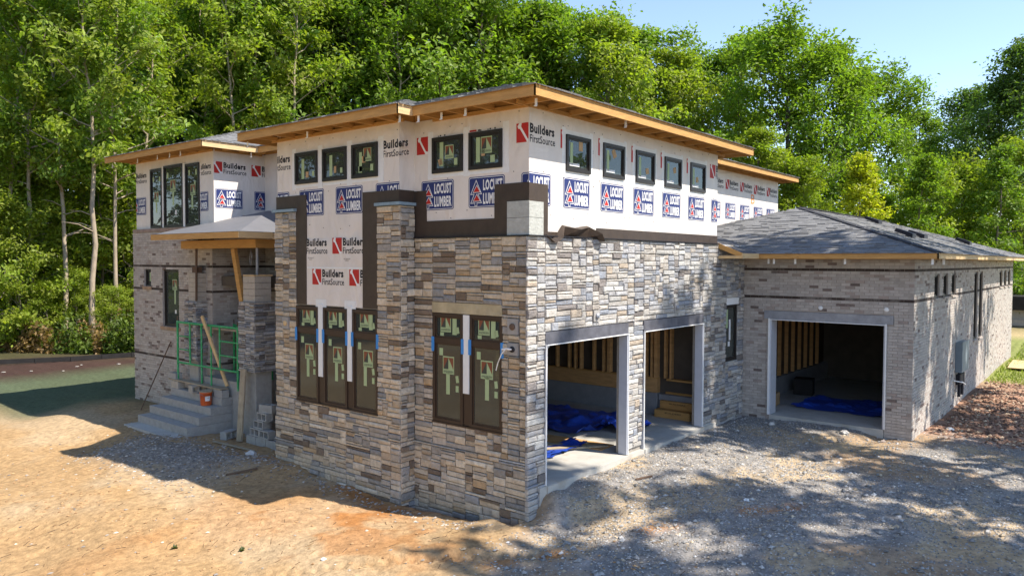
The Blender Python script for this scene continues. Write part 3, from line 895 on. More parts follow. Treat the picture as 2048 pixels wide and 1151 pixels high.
# little roof between the block and the wing
mb = MB(); zz = lambda y: ZG + .42 * (y + OH)
mb.add([(7.14, -OH, ZG), (8.6, -OH, ZG), (9.9, 2.6, zz(2.6) * .82 + .6), (7.14, 2.6, zz(2.6) * .82 + .6)], [(0, 1, 2, 3)], (.09, .09, .095))
mb.add([(7.14, -OH, ZG - .02), (8.6, -OH, ZG - .02), (8.6, 2.6, zz(2.6) * .82 + .5), (7.14, 2.6, zz(2.6) * .82 + .5)], [(3, 2, 1, 0)], (.09, .09, .095), 1)
mb.build('roof', [M['shingle'], M['sheathing']], house)
wall_part('fascia', lambda b: b.beam((7.15, -OH, ZG - .05), (7.15, .03, ZG - .05 + .42 * OH), .035, .11), M['wood'])
wall_part('fascia', lambda b: b.box(7.14, 8.13, -OH - .03, -OH, ZG - .125, ZG - .004), M['wood_pale'])  # same wood facing the sun, sunlight painted in as a paler tone
wall_part('soffit_beam', lambda b: b.box(7.13, 7.17, -OH, .0, ZG - .125, ZG - .06), M['wood_pale'])

# individual shingles: the 300 that show largest, the rest joined
SH.sort(key=lambda t: -t[0])
for sc, vs, fs, col, roof in SH[:300]:
    b = MB(); b.add(vs, fs, col); b.build('shingle', M['shingle'], roof, origin=vs[0])
b = MB()
for sc, vs, fs, col, roof in SH[300:]: b.add(vs, fs, col)
b.build('shingle_courses', M['shingle'], house, kind='stuff')


def fascia_run(p, q, zt, h=.165, th=.038, m=M['wood'], n=2, seed=0):
    """boards butted end to end along p->q, outer face on the line."""
    p = Vector(p); q = Vector(q); d = (q - p); L = d.length; t = d / L
    o = Vector((t.y, -t.x, 0))
    for k in range(n):
        a = p + t * (L * k / n + (.0015 if k else 0)); e = p + t * (L * (k + 1) / n - .0015)
        a = a - o * (th / 2); e = e - o * (th / 2)
        wall_part('fascia', lambda b: b.beam((a.x, a.y, zt - h / 2), (e.x, e.y, zt - h / 2), th, h), m)


fascia_run((-OH, 2.66 - OH, 0), (-OH, -OH, 0), ZE, n=1)
fascia_run((-OH, -OH, 0), (7.80, -OH, 0), ZE, n=3)
fascia_run((-.33 - OH, 7.06, 0), (-.33 - OH, 2.66 - OH, 0), ZE, n=2)
fascia_run((-.33 - OH, 2.66 - OH, 0), (-OH, 2.66 - OH, 0), ZE, n=1, m=M['wood_pale'])
fascia_run((7.80, -OH, 0), (7.80, 2.0, 0), ZE, n=1)
fascia_run((2.0, 7.06, 0), (-.33 - OH, 7.06, 0), ZE, n=1)
fascia_run((1 - OH, 16.66, 0), (1 - OH, 10.94, 0), ZH, n=2)
fascia_run((1 - OH, 10.94, 0), (2.6 - OH, 10.94, 0), ZH, n=1, m=M['wood_pale'])
fascia_run((2.6 - OH, 10.94, 0), (2.6 - OH, 6.9, 0), ZH, n=1)
fascia_run((7.0, 2.65 - OH, 0), (18.66, 2.65 - OH, 0), ZH, n=3)
fascia_run((18.66, 2.65 - OH, 0), (18.66, 8, 0), ZH, n=1)
fascia_run((GX0, -OH, 0), (GX0, GY0, 0), ZG, h=.125, n=4)
fascia_run((GX0, GY0, 0), (GX1, GY0, 0), ZG, h=.125, n=5, m=M['wood_pale'])
fascia_run((GX1, GY0, 0), (GX1, 3, 0), ZG, h=.125, n=1)


def rafters(ax, edge, wallp, us, zt, h=.085):
    sg = 1 if wallp > edge else -1
    for u in us:
        p = P3(ax, edge + sg * .04, u, zt - .118); q = P3(ax, wallp + sg * .02, u, zt - .118)
        wall_part('rafter', lambda b: b.beam(p, q, .04, h), M['wood'])
    wall_part('ledger', lambda b: b.beam(P3(ax, wallp - sg * .02, us[0] - .2, zt - .148), P3(ax, wallp - sg * .02, us[-1] + .2, zt - .148), .04, .06), M['wood'])


rafters('Y', -OH, .03, [-.1 + .61 * k for k in range(13)], ZE)
rafters('X', -OH, .03, [.15 + .61 * k for k in range(4)], ZE)
rafters('X', -.33 - OH, -.33, [2.75 + .61 * k for k in range(7)], ZE)
rafters('X', 1 - OH, 1.06, [11.7 + .55 * k for k in range(9)], ZH)
rafters('Y', 2.65 - OH, 2.65, [8.0 + .61 * k for k in range(18)], ZH)
rafters('Y', 11.5 - OH, 11.5, [1.3, 1.8, 2.3], ZH)
for u in [-.2 - .61 * k for k in range(7)]:
    wall_part('rafter', lambda b: b.beam((GX0 + .04, u, ZG - .075), (8.75, u, ZG - .075 + S1 * OH), .04, .09), M['wood'])
wall_part('soffit_plate', lambda b: (b.box(8.66, 8.74, -3.8, 0, 3.80, 4.1), b.box(8.7, 26, -3.86, -3.78, 3.80, 4.1)), M['wood'])
# corner brace of the main eave
wall_part('hip_rafter', lambda b: b.beam((-OH + .03, -OH + .03, ZE - .10), (.1, .1, ZE - .10 + S1 * OH), .045, .15), M['wood'])


def clip_(p, s=1.0):
    x, y, z = p
    wall_part('metal_clip', lambda b: (b.box(x - .004, x + .004, y - .022, y + .022, z - .12 * s, z), b.box(x - .026, x + .004, y - .022, y + .022, z - .125 * s, z - .115 * s)), M['white'])


for p in [(-.35, -.40, ZE - .16), (2.25, -.42, ZE - .13), (-.72, 2.25, ZE - .16), (-.52, 2.0, ZE - .16), (-.42, 1.55, ZE - .15), (-.42, 1.0, ZE - .15), (-.7, 4.9, ZE - .16), (-.75, 6.9, ZE - .17), (.6, 16.5, ZH - .17),
          (.62, 13.7, ZH - .15), (.62, 13.0, ZH - .15), (.62, 12.4, ZH - .15), (.62, 14.9, ZH - .15), (1.9, 11.05, ZH - .17), (8.25, -.9, ZG - .12), (8.25, -1.4, ZG - .12), (8.25, -2.5, ZG - .12), (8.2, -4.25, ZG - .12), (9.1, -4.3, ZG - .12), (8.3, -.75, ZG - .12)]:
    clip_(p)

# roof vents on the garage wing
for (x, y) in ((17.0, -.85), (12.6, -2.75), (14.3, -2.7), (20.4, -2.9)):
    z = ZG + S1 * (y - GY0)
    b = MB()
    b.add([(x - .22, y - .25, z - .06), (x + .22, y - .25, z - .06), (x + .2, y + .2, z + .12), (x - .2, y + .2, z + .12), (x - .22, y - .25, z + .05), (x + .22, y - .25, z + .05), (x + .2, y + .15, z + .2), (x - .2, y + .15, z + .2)],
          [(0, 1, 5, 4), (1, 2, 6, 5), (2, 3, 7, 6), (3, 0, 4, 7), (4, 5, 6, 7)])
    b.build('roof_vent', M['black'], house)

# ------------------------------------------------------------------ body, left wing and garage wing walls
wrap_rear = wall_part('house_wrap', lambda b: panel(b, 'Y', 2.65, 2.8, 2.75, 18.1, 3.4, 6.68), M['wrap'])
for q in ((7.1, 18.08, 2.665, 2.8), (1.075, 1.2, 11.61, 16.0), (1.08, 2.6, 11.52, 11.6), (2.615, 2.7, 6.5, 11.5)): wall_part('top_plate', lambda b: b.box(*q, 6.68, 6.86), M['wood'])
RW = (9.1, 9.85, 5.55, 6.25)
wrap_rec = wall_part('house_wrap', lambda b: panel(b, 'X', 2.6, 2.75, 2.66, 11.5, 4.2, 6.68, [RW]), M['wrap'])
LW = [(14.33, 15.03, 4.66, 6.38), (13.12, 14.21, 4.66, 6.42), (12.22, 12.97, 4.66, 6.38)]
wrap_l = wall_part('house_wrap', lambda b: panel(b, 'X', 1.06, 1.2, 11.504, 15.98, 4.62, 6.68, LW), M['wrap'])
wrap_lr = wall_part('house_wrap', lambda b: panel(b, 'Y', 11.5, 11.62, 1.062, 2.6, 3.6, 6.68), M['wrap'])
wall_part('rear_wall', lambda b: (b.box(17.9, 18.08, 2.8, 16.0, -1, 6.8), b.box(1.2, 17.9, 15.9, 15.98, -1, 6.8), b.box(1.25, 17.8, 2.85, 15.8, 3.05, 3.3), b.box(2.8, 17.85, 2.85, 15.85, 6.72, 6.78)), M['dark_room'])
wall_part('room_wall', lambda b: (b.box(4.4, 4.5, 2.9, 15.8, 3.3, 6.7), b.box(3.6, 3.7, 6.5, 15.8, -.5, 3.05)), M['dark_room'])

LWB = [(13.30, 14.26, 1.82, 3.46), (14.96, 15.40, 2.95, 3.46)]
brick_l = wall_part('brick_wall', lambda b: panel(b, 'X', 1.0, 1.2, 11.506, 16.08, -1.2, 4.62, LWB), M['brick_mortar'])
brick_lr = wall_part('brick_wall', lambda b: panel(b, 'Y', 11.5, 11.62, 1.05, 2.6, -1, 4.2), M['brick_mortar'])
brick_rec = wall_part('brick_wall', lambda b: panel(b, 'X', 2.6, 2.75, 6.5, 11.5, -1, 4.2, [(7.2, 8.3, .6, 2.9)]), M['brick_mortar'])
GD = (-3.27, -.66, -1, 2.55)
GW = [(10.80, 11.40, 2.87, 3.46), (11.90, 12.50, 2.87, 3.46), (13.0, 13.60, 2.87, 3.46), (16.60, 17.25, 1.42, 3.46), (17.55, 18.2, 1.42, 3.46), (22.0, 22.7, 2.87, 3.46), (23.15, 23.8, 2.87, 3.46), (24.25, 24.9, 2.87, 3.46)]
brick_g = wall_part('brick_wall', lambda b: panel(b, 'X', 8.71, 8.9, -3.805, .03, -.8, 3.82, [GD]), M['brick_mortar'])
brick_gs = wall_part('brick_wall', lambda b: panel(b, 'Y', -3.81, -3.62, 8.72, 25.7, -.8, 3.82, GW), M['brick_mortar'])
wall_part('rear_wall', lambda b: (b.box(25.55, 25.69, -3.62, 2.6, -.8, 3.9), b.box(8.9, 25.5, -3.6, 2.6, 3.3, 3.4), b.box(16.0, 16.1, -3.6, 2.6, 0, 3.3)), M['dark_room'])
wall_part('garage_slab', lambda b: (b.box(8.92, 16, -3.6, .4, -.3, 0), b.box(8.69, 8.92, -3.26, -.67, -.3, -.001)), M['concrete'])
wall_part('side_room_wall', lambda b: b.box(8.9, 16, .30, .36, .0, 3.3), M['sheathing'])
wall_part('curb_wall', lambda b: b.box(8.9, 16, .16, .30, 0.001, .5), M['found'])
for k in range(12):
    x = 9.1 + .55 * k
    wall_part('stud', lambda b: b.box(x, x + .045, .2, .298, .505, 3.29), M['wood_dark'])
wall_part('lintel', lambda b: (b.box(8.675, 8.9, -3.42, -.52, 2.35, 2.545), b.box(8.66, 8.9, -3.28, -.64, 2.34, 2.352)), M['steel'])
wall_part('door_jamb', lambda b: b.box(8.68, 9.05, -.70, -.665, .01, 2.338), M['jamb'])
wall_part('door_jamb', lambda b: b.box(8.68, 9.05, -3.265, -3.23, .01, 2.338), M['jamb'])
wall_part('corner_bead', lambda b: (b.box(8.655, 8.68, -.67, -.63, .01, 2.36), b.box(8.655, 8.68, -3.29, -3.262, .01, 2.36), b.box(8.65, 8.672, -3.28, -.64, 2.325, 2.342)), M['white'])

CRS = .0672
BR = []


def bricks(ax, plane, u0, u1, z0, z1, ops, wall, seed, dark_rows=(), zref=3.52, top_soldier=None, proud=.011, flipdark=.05):
    r = random.Random(seed)
    k0 = math.floor((z0 - zref) / CRS); k = k0
    while zref + k * CRS < z1 - .02:
        za = zref + k * CRS; zb = za + CRS
        if za < z0 - .03: k += 1; continue
        off = (k % 2) * .1016
        u = u0 - off
        dark_row = any(abs((za + zb) / 2 - d) < CRS * .499 for d in dark_rows)
        while u < u1:
            a = max(u, u0) + .004; b_ = min(u + .2032, u1) - .004; u += .2032
            segs = [(a, b_)]
            for o in ops:
                if o[2] < zb - .02 and o[3] > za + .02:
                    ns = []
                    for s in segs:
                        if s[1] <= o[0] or s[0] >= o[1]: ns.append(s)
                        else:
                            if s[0] < o[0]: ns.append((s[0], o[0] - .002))
                            if s[1] > o[1]: ns.append((o[1] + .002, s[1]))
                    segs = ns
            for s in segs:
                if s[1] - s[0] < .03: continue
                q = r.random()
                if dark_row: c = (.055, .040, .034)
                elif q < flipdark: c = (.17, .13, .115)
                elif q < flipdark + .12: c = (.34, .28, .245)
                else: c = (.43, .385, .345)
                m_ = r.uniform(.86, 1.12)
                c = (c[0] * m_, c[1] * m_, c[2] * m_)
                pr = plane - proud - r.uniform(0, .004)
                A = P3(ax, pr, s[0], za + .005); 
                vs = [P3(ax, pr, s[0], za + .005), P3(ax, pr, s[1], za + .005), P3(ax, pr, s[1], zb - .005), P3(ax, pr, s[0], zb - .005),
                      P3(ax, plane, s[0], za + .005), P3(ax, plane, s[1], za + .005), P3(ax, plane, s[1], zb - .005), P3(ax, plane, s[0], zb - .005)]
                fs = [(0, 1, 2, 3), (0, 4, 5, 1), (1, 5, 6, 2), (2, 6, 7, 3), (3, 7, 4, 0)]
                cc = Vector(vs[0]); dd = CAMP - cc
                sc = (s[1] - s[0]) * abs(dd.x if ax == 'X' else dd.y) / dd.length ** 3
                BR.append((sc, vs, fs, c, wall))
        k += 1


B1, B2, B3 = 3.53, 2.86, .91
dk = (B1, B2, B3)
bricks('X', 8.71, -3.82, .02, -.5, 3.80, [GD, (-3.43, -.51, 2.345, 2.55)], brick_g, 1, dk[:2])
bricks('Y', -3.81, 8.705, 25.7, -.6, 3.80, GW, brick_gs, 2, dk[:2], flipdark=.03)
bricks('X', 1.0, 11.5, 16.09, -.9, 4.53, LWB + [(13.22, 14.34, 1.72, 1.82), (14.9, 15.46, 2.86, 2.95)], brick_l, 3, dk, flipdark=.07)
bricks('Y', 11.5, 1.0, 2.6, -.5, 4.2, [], brick_lr, 4, dk)
bricks('X', 2.6, 6.5, 11.5, -.5, 4.2, [(7.2, 8.3, .6, 2.9)], brick_rec, 5, dk)
BR.sort(key=lambda t: -t[0])
for sc, vs, fs, c, wall in BR[:300]:
    b = MB(); b.add(vs, fs, c); b.build('brick', M['brick'], wall, origin=vs[0])
b = MB()
for sc, vs, fs, c, wall in BR[300:]: b.add(vs, fs, c)
b.build('brickwork', M['brick'], house, kind='stuff')
# soldier courses and sills
b = MB()
y = 11.5
while y < 16.05:
    k = RN.uniform(.85, 1.1); b.box(.975, 1.0, y + .004, y + .063, 4.545, 4.64, (.30 * k, .22 * k, .18 * k)); y += .067
for (a0, a1, zt) in ((13.22, 14.34, 1.815), (14.9, 15.46, 2.945)):
    y = a0
    while y < a1 - .03:
        k = RN.uniform(.85, 1.1); b.box(.955, 1.02, y + .004, y + .063, zt - .09, zt, (.36 * k, .24 * k, .15 * k)); y += .067
b.build('soldier_course', M['brick'], house, kind='stuff')

# stones: 300 largest singly, the rest joined
ALL_STONES.sort(key=lambda t: -t[0])
rs = random.Random(99)
rest = MB()
for i, (sc, ax, plane, s, base, cool, wall) in enumerate(ALL_STONES):
    col = stone_col(rs, cool)
    if i < 300:
        b = MB()
        if stone_geom(b, ax, plane, s, rs, col, base=base): b.build('stone', M['stone'], wall, origin=P3(ax, plane, (s[0] + s[1]) / 2, s[2]))
    else:
        stone_geom(rest, ax, plane, s, rs, col, base=base)
rest.build('stone_veneer', M['stone'], house, kind='stuff')

# ------------------------------------------------------------------ prints
def text2d(body, w, h, bold=0.0):
    cu = bpy.data.curves.new('t', 'FONT'); cu.body = body; cu.size = 1; cu.offset = bold; cu.space_character = 1 + bold * 2.2; cu.resolution_u = 2
    ob = bpy.data.objects.new('t', cu); COL.objects.link(ob)
    bpy.context.view_layer.update()
    dg = bpy.context.evaluated_depsgraph_get()
    ev = ob.evaluated_get(dg); me = ev.to_mesh()
    me.calc_loop_triangles()
    v = np.array([p.co[:2] for p in me.vertices]); t = [tuple(q.vertices) for q in me.loop_triangles]
    ev.to_mesh_clear(); bpy.data.objects.remove(ob); bpy.data.curves.remove(cu)
    lo = v.min(0); hi = v.max(0)
    v = (v - lo) / (hi - lo) * np.array([w, h])
    return v, t


class Decal:
    def __init__(self): self.p = []       # (tri/poly list of 2d pts, mat key, layer)

    def poly(self, pts, m, layer=0): self.p.append(([tuple(q) for q in pts], m, layer)); return self

    def rect(self, x0, y0, x1, y1, m, layer=0): return self.poly([(x0, y0), (x1, y0), (x1, y1), (x0, y1)], m, layer)

    def text(self, s, x, y, w, h, m, layer=1, bold=0.0):
        v, t = text2d(s, w, h, bold)
        for tr in t: self.poly([(x + v[i][0], y + v[i][1]) for i in tr], m, layer)
        return self

    def mesh(self, name, clip=None):
        vs = []; fs = []; mi = []; keys = []
        for pts, m, layer in self.p:
            if clip:
                x0, y0, x1, y1 = clip
                for axis, val, sg in ((0, x0, 1), (0, x1, -1), (1, y0, 1), (1, y1, -1)):
                    out = []
                    for i in range(len(pts)):
                        a_, b_ = pts[i], pts[(i + 1) % len(pts)]
                        ina = (a_[axis] - val) * sg >= 0; inb = (b_[axis] - val) * sg >= 0
                        if ina: out.append(a_)
                        if ina != inb:
                            k = (val - a_[axis]) / (b_[axis] - a_[axis]); out.append((a_[0] + k * (b_[0] - a_[0]), a_[1] + k * (b_[1] - a_[1])))
                    pts = out
                    if len(pts) < 3: break
                if len(pts) < 3: continue
            if m not in keys: keys.append(m)
            b0 = len(vs); z = .0025 + layer * .0014
            vs += [(q[0], q[1], z) for q in pts]; fs.append(tuple(range(b0, b0 + len(pts)))); mi.append(keys.index(m))
        me = bpy.data.meshes.new(name); me.from_pydata(vs, [], fs)
        for k in keys: me.materials.append(M[k])
        if fs: me.polygons.foreach_set('material_index', mi)
        me.update()
        return me


def mount(o, ax, plane, u, z):
    """local x = to the right seen from outside, y = up, z = outward."""
    if ax == 'X': o.matrix_local = Matrix(((0, 0, -1, plane), (-1, 0, 0, u), (0, 1, 0, z), (0, 0, 0, 1)))
    else: o.matrix_local = Matrix(((1, 0, 0, u), (0, 0, -1, plane), (0, 1, 0, z), (0, 0, 0, 1)))
    return o


builders = Decal()
builders.rect(0, 0, .29, .31, 'red')
builders.poly([(.025, .265), (.06, .31), (.11, .31), (.10, .255), (.235, .05), (.29, .04), (.29, .0), (.22, .0), (.205, .03), (.075, .22), (.04, .225)], 'pwhite', 1)
builders.text('Builders', .325, .150, .66, .155, 'black', 0, .04)
builders.text('FirstSource', .325, .0, .68, .125, 'black', 0, .014)
locust = Decal()


def rrect(x0, y0, x1, y1, r, n=4):
    pts = []
    for cx, cy, a0 in ((x1 - r, y1 - r, 0), (x0 + r, y1 - r, 90), (x0 + r, y0 + r, 180), (x1 - r, y0 + r, 270)):
        for k in range(n + 1):
            a_ = math.radians(a0 + 90 * k / n); pts.append((cx + r * math.cos(a_), cy + r * math.sin(a_)))
    return pts


locust.poly(rrect(0, 0, .81, .525, .045), 'navy', 0)
locust.poly(rrect(.014, .014, .796, .511, .038), 'pwhite', 1)
locust.poly(rrect(.024, .024, .786, .501, .032), 'navy', 2)
for cy in (.225, .075):
    locust.poly([(.045, cy), (.31, cy), (.178, cy + .25)], 'pwhite', 3)
    locust.poly([(.066, cy + .012), (.289, cy + .012), (.178, cy + .225)], 'navy', 4)
    locust.poly([(.10, cy + .03), (.285, cy + .03), (.195, cy + .165)], 'pwhite', 5)
    locust.poly([(.117, cy + .04), (.268, cy + .04), (.195, cy + .147)], 'red', 6)
locust.rect(.145, .03, .205, .085, 'pwhite', 4); locust.rect(.155, .04, .195, .085, 'navy', 5)
locust.text('LOCUST', .335, .285, .425, .185, 'pwhite', 3, .04)
locust.text('LUMBER', .335, .055, .425, .185, 'pwhite', 3, .04)
small = Decal()
small.text('SEE CODE REPORT', 0, .03, .2, .02, 'black', 0, .0); small.text('ESR-2375', .05, 0, .1, .018, 'black', 0, .0)
ander = Decal()
ander.rect(0, 0, .19, .215, 'stk', 0)
ander.rect(.012, .06, .178, .20, 'stk_brown', 1)
ander.poly([(.012, .06), (.095, .06), (.095, .20), ], 'stk_dark', 2)
ander.poly([(.095, .06), (.178, .06), (.095, .20)], 'stk', 2)
ander.text('ANDERSEN', .012, .015, .165, .028, 'stk_dark', 1, .012)
MESH = {'builders': builders.mesh('builders_print'), 'locust': locust.mesh('locust_print'), 'small': small.mesh('small_print'), 'ander': ander.mesh('window_sticker')}
DEC = {'builders': builders, 'locust': locust, 'small': small, 'ander': ander}


def put(kind, ax, plane, u, z, parent, clip=None, name=None):
    me = MESH[kind] if clip is None else DEC[kind].mesh(kind + '_print', clip)
    if not len(me.polygons): return
    o = bpy.data.objects.new(name or ('logo_print' if kind != 'ander' else 'sticker'), me)
    link(o, parent); mount(o, ax, plane, u, z)
    return o


PIT = 1.163
def behind(ax, plane, u, z, parent, x0, x1, ytop, clip=None):
    """a printed logo partly covered by a window: what shows left of it, right of it and above its head."""
    c = clip or (0, 0, 2, 2)
    put('builders', ax, plane, u, z, parent, (c[0], c[1], min(x0, c[2]), c[3]))
    if x1 < c[2]: put('builders', ax, plane, u, z, parent, (max(x1, c[0]), c[1], c[2], c[3]))
    put('builders', ax, plane, u, z, parent, (max(x0, c[0]), ytop, min(x1, c[2]), c[3]))


# right face (u = X grows to the right)
for k in range(7):
    u = -.275 + PIT * k
    if k == 0: put('builders', 'Y', .03, u, 5.64, wrap_r, (.275 + .033, 0, 2, 2))
    elif k == 6: put('builders', 'Y', .03, u, 5.64, wrap_r, (0, 0, 7.11 - u, 2))
    else:
        x0 = 1.035 + 1.1675 * (k - 1) - u
        behind('Y', .03, u, 5.64, wrap_r, x0 - .06, x0 + .80, .262)
    u = -.19 + PIT * k
    cl = None
    if k == 0: cl = (.19 + .033, 0, 2, 2)
    if k == 6: cl = (0, 0, 7.115 - u, 2)
    put('locust', 'Y', .03, u, 4.64, wrap_r, cl)
# front (u = Y grows to the left)
put('builders', 'X', .03, .29, 5.64, wrap_f, (0, 0, .25, 2))
u = .29 + PIT
behind('X', .03, u, 5.64, wrap_f, u - 1.32, u - .58, .28)
u = .29 + 2 * PIT
behind('X', .03, u, 5.64, wrap_f, u - 2.205, u - 1.465, .28, (0, 0, 1.0, 2))
put('locust', 'X', .03, 2.5, 4.63, wrap_f); put('locust', 'X', .03, 1.34, 4.63, wrap_f); put('locust', 'X', .03, .185, 4.63, wrap_f, (0, 0, .15, 2))
# bay
put('builders', 'X', -.33, 3.12 + .325, 5.60, wrap_b, (.31, 0, 2, 2))
put('builders', 'X', -.33, 6.995, 5.60, wrap_b, (.54, 0, 2, 2))
for u, cl in ((6.85, (.4, 0, 2, 2)), (5.69, None), (4.51, None), (3.33, (0, 0, .64, 2))): put('locust', 'X', -.33, u, 4.62, wrap_b, cl)
put('builders', 'X', -.345, 4.60, 3.86, wrap_b, (0, 0, .99, 2)); put('builders', 'X', -.345, 4.60 + PIT, 3.86, wrap_b, (.33, 0, 2, 2))
put('builders', 'X', -.345, 5.25, 3.25, wrap_b); put('builders', 'X', -.345, 5.25 - PIT, 3.25, wrap_b, (0, 0, .40, 2))
put('small', 'X', -.345, 5.4, 3.74, wrap_b); put('small', 'X', -.345, 4.25, 3.72, wrap_b)
# left wing
put('builders', 'X', 1.06, 16.29, 6.02, wrap_l, (.32, 0, 1.23, 2)); put('builders', 'X', 1.06, 12.62, 6.02, wrap_l, (.47, 0, 2, 2))
put('locust', 'X', 1.06, 16.15, 5.07, wrap_l, (.18, 0, 1.1, 2)); put('locust', 'X', 1.06, 12.58, 5.05, wrap_l, (.40, 0, 2, 2))
put('builders', 'Y', 11.5, 1.02, 6.05, wrap_lr, (.05, 0, 2, 2)); put('builders', 'Y', 11.5, 1.02 + PIT, 6.05, wrap_lr, (0, 0, .41, 2))
put('locust', 'Y', 11.5, 1.10, 5.12, wrap_lr); put('locust', 'Y', 11.5, 1.10 + PIT, 5.12, wrap_lr, (0, 0, .335, 2))
# rear upper wall
for k in range(10):
    u = 12.35 - 4 * PIT + PIT * k
    if u + .3 < 18.05: put('builders', 'Y', 2.65, u, 6.05, wrap_rear, None if u + 1.0 < 18.05 else (0, 0, 18.05 - u, 2))
    u = 13.5 - 5 * PIT + PIT * k
    if u + .3 < 18.05: put('locust', 'Y', 2.65, u, 5.10, wrap_rear, None if u + .81 < 18.05 else (0, 0, 18.05 - u, 2))
M['spray'] = mat('orange_spray', (.75, .22, .03), rough=.7)
for (x, z, tx) in ((8.75, 5.55, '3'), (15.6, 5.70, 'B')):
    d = Decal(); d.text(tx, 0, 0, .30, .32, 'spray', 0, .0)
    o = link(bpy.data.objects.new('spray_mark', d.mesh('spray_mark')), wrap_rear); mount(o, 'Y', 2.65, x, z)
for q in ((.034, .97), (1.89, 2.1), (3.07, 3.27), (4.23, 4.43), (5.4, 5.6), (6.57, 7.1)):
    wall_part('wrap_lap', lambda b: b.box(q[0], q[1], .0275, .03, 5.205, 5.40), M['wrap'])
# tape seams, nail caps
wall_part('seam_tape', lambda b: (b.box(-.349, -.346, 3.5, 5.42, 3.57, 3.60)), M['tape'])
r = random.Random(5)
b = MB()
for i in range(14):
    for zz_ in (4.5, 5.12, 6.08):
        u, z = .3 + i * .5 + r.uniform(-.2, .2), zz_ + r.uniform(-.08, .08); b.box(u - .007, u + .007, .025, .03, z - .007, z + .007)
for i in range(5):
    for zz_ in (4.52, 5.12, 6.08):
        u, z = .3 + i * .5 + r.uniform(-.2, .2), zz_ + r.uniform(-.08, .08); b.box(.025, .03, u - .007, u + .007, z - .007, z + .007)
for i in range(7):
    for zz_ in (4.4, 5.12, 6.08):
        u, z = 2.9 + i * .5 + r.uniform(-.2, .2), zz_ + r.uniform(-.08, .08); b.box(-.335, -.33, u - .007, u + .007, z - .007, z + .007)
b.build('nail_caps', M['black'], house, kind='stuff')

# ------------------------------------------------------------------ windows
def frame_mesh(w, h, fw=.055, depth=(-.07, .035), rails=(), mids=()):
    b = MB()
    z0, z1 = depth
    b.box(0, fw, 0, h, z0, z1); b.box(w - fw, w, 0, h, z0, z1); b.box(fw, w - fw, 0, fw, z0, z1); b.box(fw, w - fw, h - fw, h, z0, z1)
    for r0, r1 in rails: b.box(fw, w - fw, r0, r1, z0, z1 - .004)
    # inner sash
    def sash(x0, y0, x1, y1, t=.028):
        b.box(x0, x0 + t, y0, y1, z0 + .012, z1 - .02); b.box(x1 - t, x1, y0, y1, z0 + .012, z1 - .02)
        b.box(x0 + t, x1 - t, y0, y0 + t, z0 + .012, z1 - .02); b.box(x0 + t, x1 - t, y1 - t, y1, z0 + .012, z1 - .02)
    ys = [fw] + [v for r0, r1 in rails for v in (r0, r1)] + [h - fw]
    for k in range(0, len(ys), 2): sash(fw, ys[k], w - fw, ys[k + 1])
    return b


PANE_Z = .0
WC = {}


def window(ax, plane, uL, w, z0, h, m, stickers=(), rails=(), depth=(-.07, .035), label=None, parent=house):
    key = (round(w, 3), round(h, 3), m, tuple(rails), depth)
    if key not in WC:
        fb = frame_mesh(w, h, rails=rails, depth=depth)
        fm = fb.build('window', M[m], mesh_only=True)
        panes = []
        ys = [.055] + [v for r0, r1 in rails for v in (r0, r1)] + [h - .055]
        for k in range(0, len(ys), 2):
            pb = MB(); pb.box(.08, w - .08, ys[k] + .025, ys[k + 1] - .025, PANE_Z - .006, PANE_Z)
            panes.append(pb.build('pane', M['glass'], mesh_only=True))
        WC[key] = (fm, panes)
    fm, panes = WC[key]
    o = link(bpy.data.objects.new('window', fm), parent); mount(o, ax, plane, uL, z0)
    if label: o['label'] = label
    for pm in panes: link(bpy.data.objects.new('pane', pm), o)
    for st in stickers:
        kind = st[0]
        if kind == 'A':
            s = link(bpy.data.objects.new('sticker', MESH['ander']), o); s.location = (st[1], st[2], PANE_Z); s.scale = (st[3], st[3], 1)
        else:
            d = Decal(); d.rect(0, 0, st[3], st[4], {'g': 'stk', 'c': 'card', 'w': 'pwhite'}[kind])
            s = link(bpy.data.objects.new('sticker', d.mesh('sticker')), o); s.location = (st[1], st[2], PANE_Z)
            if len(st) > 5: s.rotation_euler = (0, 0, st[5])
    return o


W7, H6 = .74, .63
window('X', .03, 2.205, W7, 5.275, H6, 'bronze', [('g', .17, .12, .09, .42), ('A', .30, .24, 1.1), ('c', .16, .13, .09, .11, .3), ('g', .52, .12, .08, .12)])
window('X', .03, 1.32, W7, 5.275, H6, 'bronze', [('g', .15, .12, .09, .42), ('A', .26, .26, 1.3), ('c', .27, .22, .08, .12), ('g', .47, .1, .1, .12)])
window('X', -.33, 5.81, W7, 5.275, H6, 'bronze', [('g', .2, .1, .09, .4), ('c', .34, .12, .09, .12), ('g', .55, .14, .07, .1)])
window('X', -.33, 4.90, W7, 5.275, H6, 'bronze', [('g', .2, .1, .09, .4), ('c', .34, .15, .07, .13), ('g', .53, .14, .07, .1)])
window('X', -.33, 4.00, W7, 5.275, H6, 'bronze', [('g', .2, .12, .08, .36), ('A', .32, .30, 1.2), ('c', .28, .28, .1, .12), ('g', .18, .1, .1, .12), ('g', .52, .12, .08, .12)])
for k in range(5):
    st = [('g', .14, .12, .08, .38), ('c', [.40, .38, .42, .42, .30][k], [.38, .36, .18, .3, .2][k], .12, .16 if k < 2 else .12, [.0, .5, .2, .3, .1][k]), ('w', .12, .1, .3, .05)]
    window('Y', .03, 1.035 + 1.1675 * k, W7, 5.27, .62, 'bronze', st)
